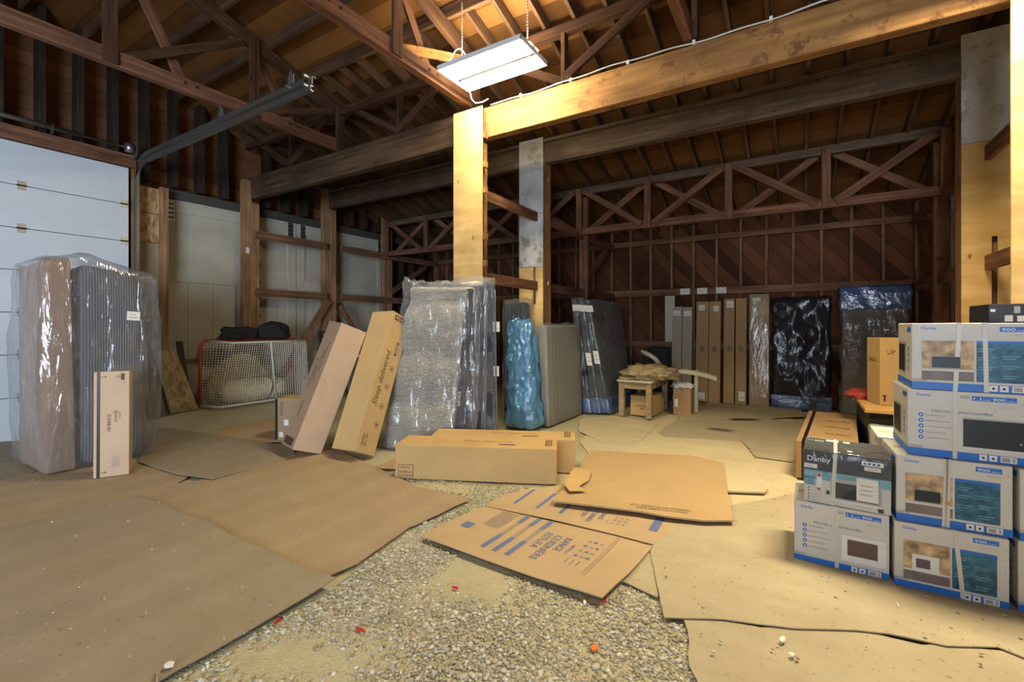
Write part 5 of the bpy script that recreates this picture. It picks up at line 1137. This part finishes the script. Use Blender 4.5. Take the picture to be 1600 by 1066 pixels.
# three black mattresses leaning on the girder post
for i in range(3):
    x0_ = -2.86 + 0.13*i; q8 = {}
    for j in (0, 1):
        for ii in (0, 1):
            q8[(ii, j, 0)] = Vector((x0_ + 0.118*ii, 6.72+0.06*i if not j else 8.05, 0.025)); q8[(ii, j, 1)] = Vector((-3.10 + 0.10*i + 0.088*ii + (0.03 if j else 0), 6.78+0.02*i if not j else 8.15, 1.80 - 0.01*i))
    for k_ in q8: q8[k_].x += 0.0
    lb = ('leftmost of the three black wrapped mattresses leaning by the small table', 'middle one of the three leaning black wrapped mattresses', 'front one of the three leaning black mattresses, its ribbed face showing')[i]
    t = mattress('wrapped_mattress', lb, q8, 'black_ticking', 'clear_film', g=0.010, r=0.03, amp=0.012, top=0.08, group='black mattresses leaning by the table', wn=(5, 12, 24))
    e0 = Vector(q8[(0,0,0)]); e1 = Vector(q8[(0,0,1)]); f0 = Vector(q8[(1,0,0)]); dirz = (e1-e0).normalized()
    a = e0.lerp(e1, 0.90) + Vector((0.02, -0.03, 0)); tags(t, [(a, (1, 0, 0), dirz, 0.12, 0.10)])
    if i: a = e0.lerp(e1, 0.40+0.02*i) + Vector((0.02, -0.03, 0)); tags(t, [(a, (1, 0, 0), dirz, 0.09, 0.20)])
    l8 = {k_: Vector(q8[k_]).lerp(Vector(q8[(k_[0], k_[1], 1-k_[2])]), 0.14 if k_[2] else 0) for k_ in q8}
    for k_ in l8:
        if k_[2]: l8[k_] = Vector(q8[(k_[0], k_[1], 0)]).lerp(Vector(q8[k_]), 0.13)
    slab('blue_bag_end', grow(l8, 0.015), 'blue_base_film', t, 0.03, (5, 12, 4), wrinkle(0.02, (9, 9, 9)))
# two on the back wall
def backm(xa, xb, y, zt, label, inner, film_m, blue):
    q = block8(xa, xb, y, y+0.16, 0.025, zt, lean=(0, 0.12)); t = mattress('wrapped_mattress', label, q, inner, film_m, g=0.025, r=0.04, amp=0.04, wn=(16, 4, 26), sc=(4, 4, 3))
    z0, z1 = blue; l8 = {k: Vector(v) for k, v in q.items()}
    for k in l8: f = (z1 if k[2] else z0)/zt; l8[k] = Vector(q[(k[0], k[1], 0)]).lerp(Vector(q[(k[0], k[1], 1)]), f)
    slab('blue_bag_end', grow(l8, 0.035), 'blue_base_film', t, 0.03, (14, 4, 4), wrinkle(0.02, (7, 7, 9))); return t
backm(-0.37, 0.40, 8.80, 1.84, 'black wrapped mattress on the back wall with glossy creases', 'black_ticking', 'dark_film', (0, 0.20))
backm(0.56, 1.36, 8.70, 1.95, 'grey wrapped mattress on the back wall with blue plastic top', 'grey_cloth', 'clear_film', (1.62, 1.96))

# ------------------------------------------------------------------ small table and things round it
T = thing('wooden_table', 'small old wooden table with pale top edge beside the black mattresses', 'table', (-2.0, 7.2, 0.02))
tx0, tx1, ty0, ty1, tz = -2.33, -1.84, 6.80, 7.85, 0.575
b = MB(); b.box((tx0-0.02, ty0-0.03, tz-0.03), (tx1+0.02, ty1, tz), 'pale_bag'); b.build('table_top', T, bevel=0.006)
b = MB(); b.box((tx0+0.03, ty0+0.01, tz-0.13), (tx1-0.03, ty0+0.035, tz-0.03), 'table_wood'); b.box((tx1-0.035, ty0+0.03, tz-0.13), (tx1-0.01, ty1-0.05, tz-0.03), 'table_wood'); b.box((tx0+0.01, ty0+0.03, tz-0.13), (tx0+0.035, ty1-0.05, tz-0.03), 'table_wood'); b.build('apron', T)
for x, y in ((tx0, ty0), (tx1-0.08, ty0), (tx0, ty1-0.1), (tx1-0.08, ty1-0.1)):
    b = MB(); b.box((x, y, 0.02), (x+0.08, y+0.08, tz-0.03), 'table_wood'); b.build('leg', T, bevel=0.004)
tag(clothball('folded_cloth', (-1.98, 7.25, tz), (0.38, 0.45, 0.13), 'cloth_tan', 1.7, amp=0.34, n=5, fold=6.5), 'heap of folded tan canvas on the small wooden table', 'cloth')
tag(clothball('folded_cloth', (-2.2, 6.95, tz), (0.17, 0.14, 0.035), 'cloth_tan', 6.1, amp=0.25), 'flat corner of tan canvas at the table front, below the heap', 'cloth')
c = Carton('table_carton', 'kraft carton with bold black stamp under the small table', (-2.21, 7.0, 0.022), (-3, 0, 0), (0.33, 0.6, 0.30), 'kraft')
p = c.face('-y'); p.text('KRAZE', 0.10, 0.13, 0.035, 'ink', width=0.17, bold=True); p.ring(0.07, 0.145, 0.02, 0.005, 'ink'); p.rect(0.15, 0.10, 0.21, 0.112, 'ink'); c.done(p)
c = Carton('table_carton', 'taller brown carton right of the table with a white label', (-1.66, 7.38, 0.022), (2, 0, 0), (0.26, 0.75, 0.40), 'kraft_dark'); p = c.face('-y'); p.rect(0.02, 0.12, 0.07, 0.24, 'label_paper'); c.done(p)
tag(clothball('crumpled_paper', (-1.55, 7.55, 0.423), (0.14, 0.16, 0.05), 'label_paper', 3.3, amp=0.5, fold=6), 'crumpled white paper on the carton right of the table', 'paper')
b = MB(); pts = [(-1.90, 7.40, 0.66), (-1.72, 7.45, 0.72), (-1.50, 7.55, 0.72), (-1.25, 7.66, 0.67), (-1.08, 7.74, 0.61)]
v = []
for i, q in enumerate(pts):
    v += [(q[0], q[1]-0.02, q[2]-0.03), (q[0], q[1]+0.14, q[2]-0.03), (q[0], q[1]+0.14, q[2]+0.035), (q[0], q[1]-0.02, q[2]+0.035)]
b.add(v, [(4*i+j, 4*i+(j+1)%4, 4*i+4+(j+1)%4, 4*i+4+j) for i in range(4) for j in range(4)] + [(3,2,1,0), (16,17,18,19)], 'bed_rail'); b.v = [(x, y, z-0.05) for x, y, z in b.v]; BR = thing('curved_rail', 'curved pale furniture rail sticking out right from under the canvas heap', 'rail', (-1.5, 7.5, 0.02)); b.build('rail_body', BR, bevel=0.006)
b = MB(); b.box((-1.40, 7.66, 0.02), (-1.35, 7.71, 0.69), 'bed_rail'); b.build('leg', BR)
CH = thing('padded_seat', 'black padded seat with a pale curved arm behind the table', 'chair', (-2.2, 8.35, 0.02))
slab('seat_body', block8(-2.40, -1.95, 8.15, 8.75, 0.025, 0.62), 'black_cloth', CH, 0.08, (6, 6, 6), wrinkle(0.02))
slab('backrest', block8(-2.40, -2.02, 8.62, 8.82, 0.55, 1.0), 'black_cloth', CH, 0.06, (6, 4, 6), wrinkle(0.02))
b = MB(); pts = [Vector(q) for q in ((-2.36, 8.10, 0.93), (-2.24, 8.09, 0.89), (-2.12, 8.08, 0.82), (-2.04, 8.07, 0.72))]; b.tube(pts, 0.04, 'pale_bag', 8); b.build('armrest', CH, smooth=True)
b = MB(); b.box((-2.38, 8.06, 0.02), (-2.33, 8.12, 0.92), 'black_cloth'); b.build('leg', CH)

# ------------------------------------------------------------------ left wall things
HN = thing('hockey_net', 'red and white hockey goal with white netting by the left wall', 'hockey net', (-7.6, 4.0, 0.13))
zb_ = 0.15; xf = -7.72; xn = -7.35; zt_ = 1.16
def tubeobj(name, pts, r, m): b = MB(); b.tube([Vector(q) for q in pts], r, m, 10); return b.build(name, HN, smooth=True)
def arc(c, a0, a1, r, ax):   # corner in the Y-Z plane at x
    return [(ax, c[0]+r*math.cos(t), c[1]+r*math.sin(t)) for t in np.linspace(a0, a1, 7)]
yl, yr = 3.45, 4.98
tubeobj('goal_post', [(xf, yl, zb_), (xf, yl, zt_-0.12)] + arc((yl+0.12, zt_-0.12), math.pi, math.pi/2, 0.12, xf) , 0.024, 'pipe_red')
tubeobj('goal_post', [(xf, yr, zb_), (xf, yr, zt_-0.12)] + arc((yr-0.12, zt_-0.12), 0, math.pi/2, 0.12, xf), 0.024, 'pipe_red')
tubeobj('crossbar', [(xf, yl+0.12, zt_), (xf, yr-0.12, zt_)], 0.024, 'pipe_red')
tubeobj('top_pipe', [(xf, yl+0.1, zt_), (xn+0.1, yl+0.22, zt_-0.03), (xn+0.1, yr-0.1, zt_-0.03), (xf, yr-0.02, zt_)], 0.016, 'pipe_white')
tubeobj('base_pipe', [(xf, yl, zb_+0.02), (xn, yl+0.1, zb_+0.02), (xn, yr+0.05, zb_+0.02), (xf, yr, zb_+0.02)], 0.018, 'pipe_white')
tubeobj('centre_brace', [(xn+0.1, 4.28, zt_-0.03), (xn, 4.42, zb_+0.02)], 0.014, 'pipe_white')
b = MB(); A0, A1 = (xn+0.1, yl+0.2, zt_-0.03), (xn+0.1, yr-0.08, zt_-0.03); C0, C1 = (xn, yl+0.1, zb_+0.03), (xn, yr+0.04, zb_+0.03)
def lerp3(a, c, t): return Vector(a).lerp(Vector(c), t)
def netpt(s, t):
    p = lerp3(lerp3(A0, A1, s), lerp3(C0, C1, s), t); sag = 0.05*math.sin(math.pi*t)*math.sin(math.pi*s); return p - Vector((sag, 0, 0)) + Vector((0, 0, 0.01*noise.noise(p*3)))
ns, nt_ = 36, 25
for i in range(ns+1): b.tube([netpt(i/ns, t) for t in np.linspace(0, 1, 9)], 0.0032, 'net_white', 3, False)
for j in range(nt_+1): b.tube([netpt(s, j/nt_) for s in np.linspace(0, 1, 9)], 0.0032, 'net_white', 3, False)
for (P0, P1, Q0, Q1, n1, n2) in (((xf, yl+0.02, zt_-0.03), A0, (xf, yl, zb_+0.05), C0, 9, 25), ((xf, yr-0.02, zt_-0.03), A1, (xf, yr, zb_+0.05), C1, 9, 25)):
    for i in range(n1+1): b.tube([lerp3(P0, P1, i/n1), lerp3(Q0, Q1, i/n1)], 0.0032, 'net_white', 3, False)
    for j in range(n2+1): b.tube([lerp3(P0, Q0, j/n2), lerp3(P1, Q1, j/n2)], 0.0032, 'net_white', 3, False)
b.build('netting', HN)
FR = thing('foam_roll', 'thick pale foam roll lying inside the hockey net', 'roll', (-7.55, 4.15, 0.13))
b = MB(); pts = []; rr = []
for q in np.linspace(0, 1, 16): e = math.sqrt(max(0.0, 1-abs(2*q-1)**5)); pts.append(Vector((-7.54, 3.64+1.08*q, 0.355))); rr.append(max(0.03, 0.19*e*(1+0.05*math.sin(q*19))))
b.tube(pts, rr, 'foam_roll', 20); b.build('roll_body', FR, smooth=True)
b = MB(); pts = [Vector((-7.54+0.197*math.cos(t), 4.36+0.03*math.sin(2*t), 0.355+0.197*math.sin(t))) for t in np.linspace(0, 2*math.pi, 22)]; b.tube(pts, 0.010, 'dull_metal', 6); b.build('tie', FR, smooth=True)
tag(clothball('canvas_bag', (-7.82, 4.1, 0.14), (0.06, 0.45, 0.50), 'cloth_tan', 8.8, amp=0.2), 'tan canvas standing behind the netting of the hockey goal', 'cloth')
tag(clothball('black_bag', (-7.60, 3.98, zt_+0.02), (0.13, 0.30, 0.12), 'black_cloth', 2.4, amp=0.45, fold=3.4), 'left of the two black bags draped over the hockey goal top', 'bag')
tag(clothball('black_bag', (-7.58, 4.52, zt_+0.02), (0.15, 0.28, 0.17), 'black_cloth', 5.9, amp=0.35, fold=3), 'fuller right hand black bag on top of the hockey goal', 'bag')
def board(name, P4, th, m, label, cat='board'):
    v = [Vector(q) for q in P4]; n = (v[1]-v[0]).cross(v[3]-v[0]).normalized()*th; b = MB(); b.add(v+[q+n for q in v], [(0,1,2,3),(7,6,5,4),(0,4,5,1),(1,5,6,2),(2,6,7,3),(3,7,4,0)], m); return tag(b.build(name), label, cat)
board('osb_offcut', [(-7.62, 3.02, 0.14), (-7.62, 3.38, 0.14), (-7.93, 3.20, 1.05), (-7.93, 2.93, 1.02)], 0.012, 'osb_old', 'strand board offcut leaning left of the hockey net')
board('grey_offcut', [(-7.70, 2.80, 0.10), (-7.70, 3.02, 0.10), (-7.90, 2.97, 0.75), (-7.90, 2.83, 0.72)], 0.02, 'bin_grey', 'grey sheet offcut leaning behind the strand board offcut')
board('dark_plank', [(-7.80, 3.27, 0.13), (-7.80, 3.37, 0.13), (-7.95, 3.30, 1.15), (-7.95, 3.22, 1.15)], 0.03, 'dark_plank', 'dark narrow plank leaning between offcut and hockey net', 'plank')
BN = thing('grey_bin', 'grey storage bin behind the leaning cartons near the left wall', 'bin', (-7.35, 6.0, 0.13))
slab('bin_body', block8(-7.62, -6.95, 5.55, 6.45, 0.13, 0.80), 'bin_grey', BN, 0.03, (3, 3, 3)); b = MB(); b.box((-7.65, 5.52, 0.80), (-6.92, 6.48, 0.85), 'label_paper'); b.build('bin_lid', BN, bevel=0.01)
b = MB()
for a, c_ in (((-7.66, 5.48, 0.13), (-7.66, 5.48, 1.27)), ((-7.66, 6.5, 0.13), (-7.66, 6.5, 1.27)), ((-7.66, 5.48, 1.27), (-7.66, 6.5, 1.27)), ((-7.66, 5.48, 1.27), (-6.9, 5.48, 0.16))): b.tube([a, c_], 0.018, 'black_cloth', 8)
tag(b.build('metal_rack'), 'thin black metal frame round the grey bin', 'rack')
b = MB(); b.tube([(-7.25, 6.05, 0.855), (-7.25, 6.05, 1.22)], [0.10, 0.14], 'red_plastic', 20); b.tube([(-7.25, 6.05, 1.21), (-7.25, 6.05, 1.24)], [0.152, 0.152], 'red_plastic', 20); tag(b.build('red_bucket', smooth=False), 'red plastic bucket on top of the grey bin', 'bucket')
tag(clothball('pale_rags', (-7.30, 5.70, 0.86), (0.16, 0.16, 0.14), 'label_paper', 7.7, amp=0.4, fold=4), 'whitish rags beside the red bucket', 'rags')
tag(clothball('pale_sack', (-7.45, 5.23, 0.13), (0.20, 0.22, 0.22), 'pale_bag', 9.2, amp=0.4, fold=4), 'pale crumpled sack right of the hockey net', 'bag')
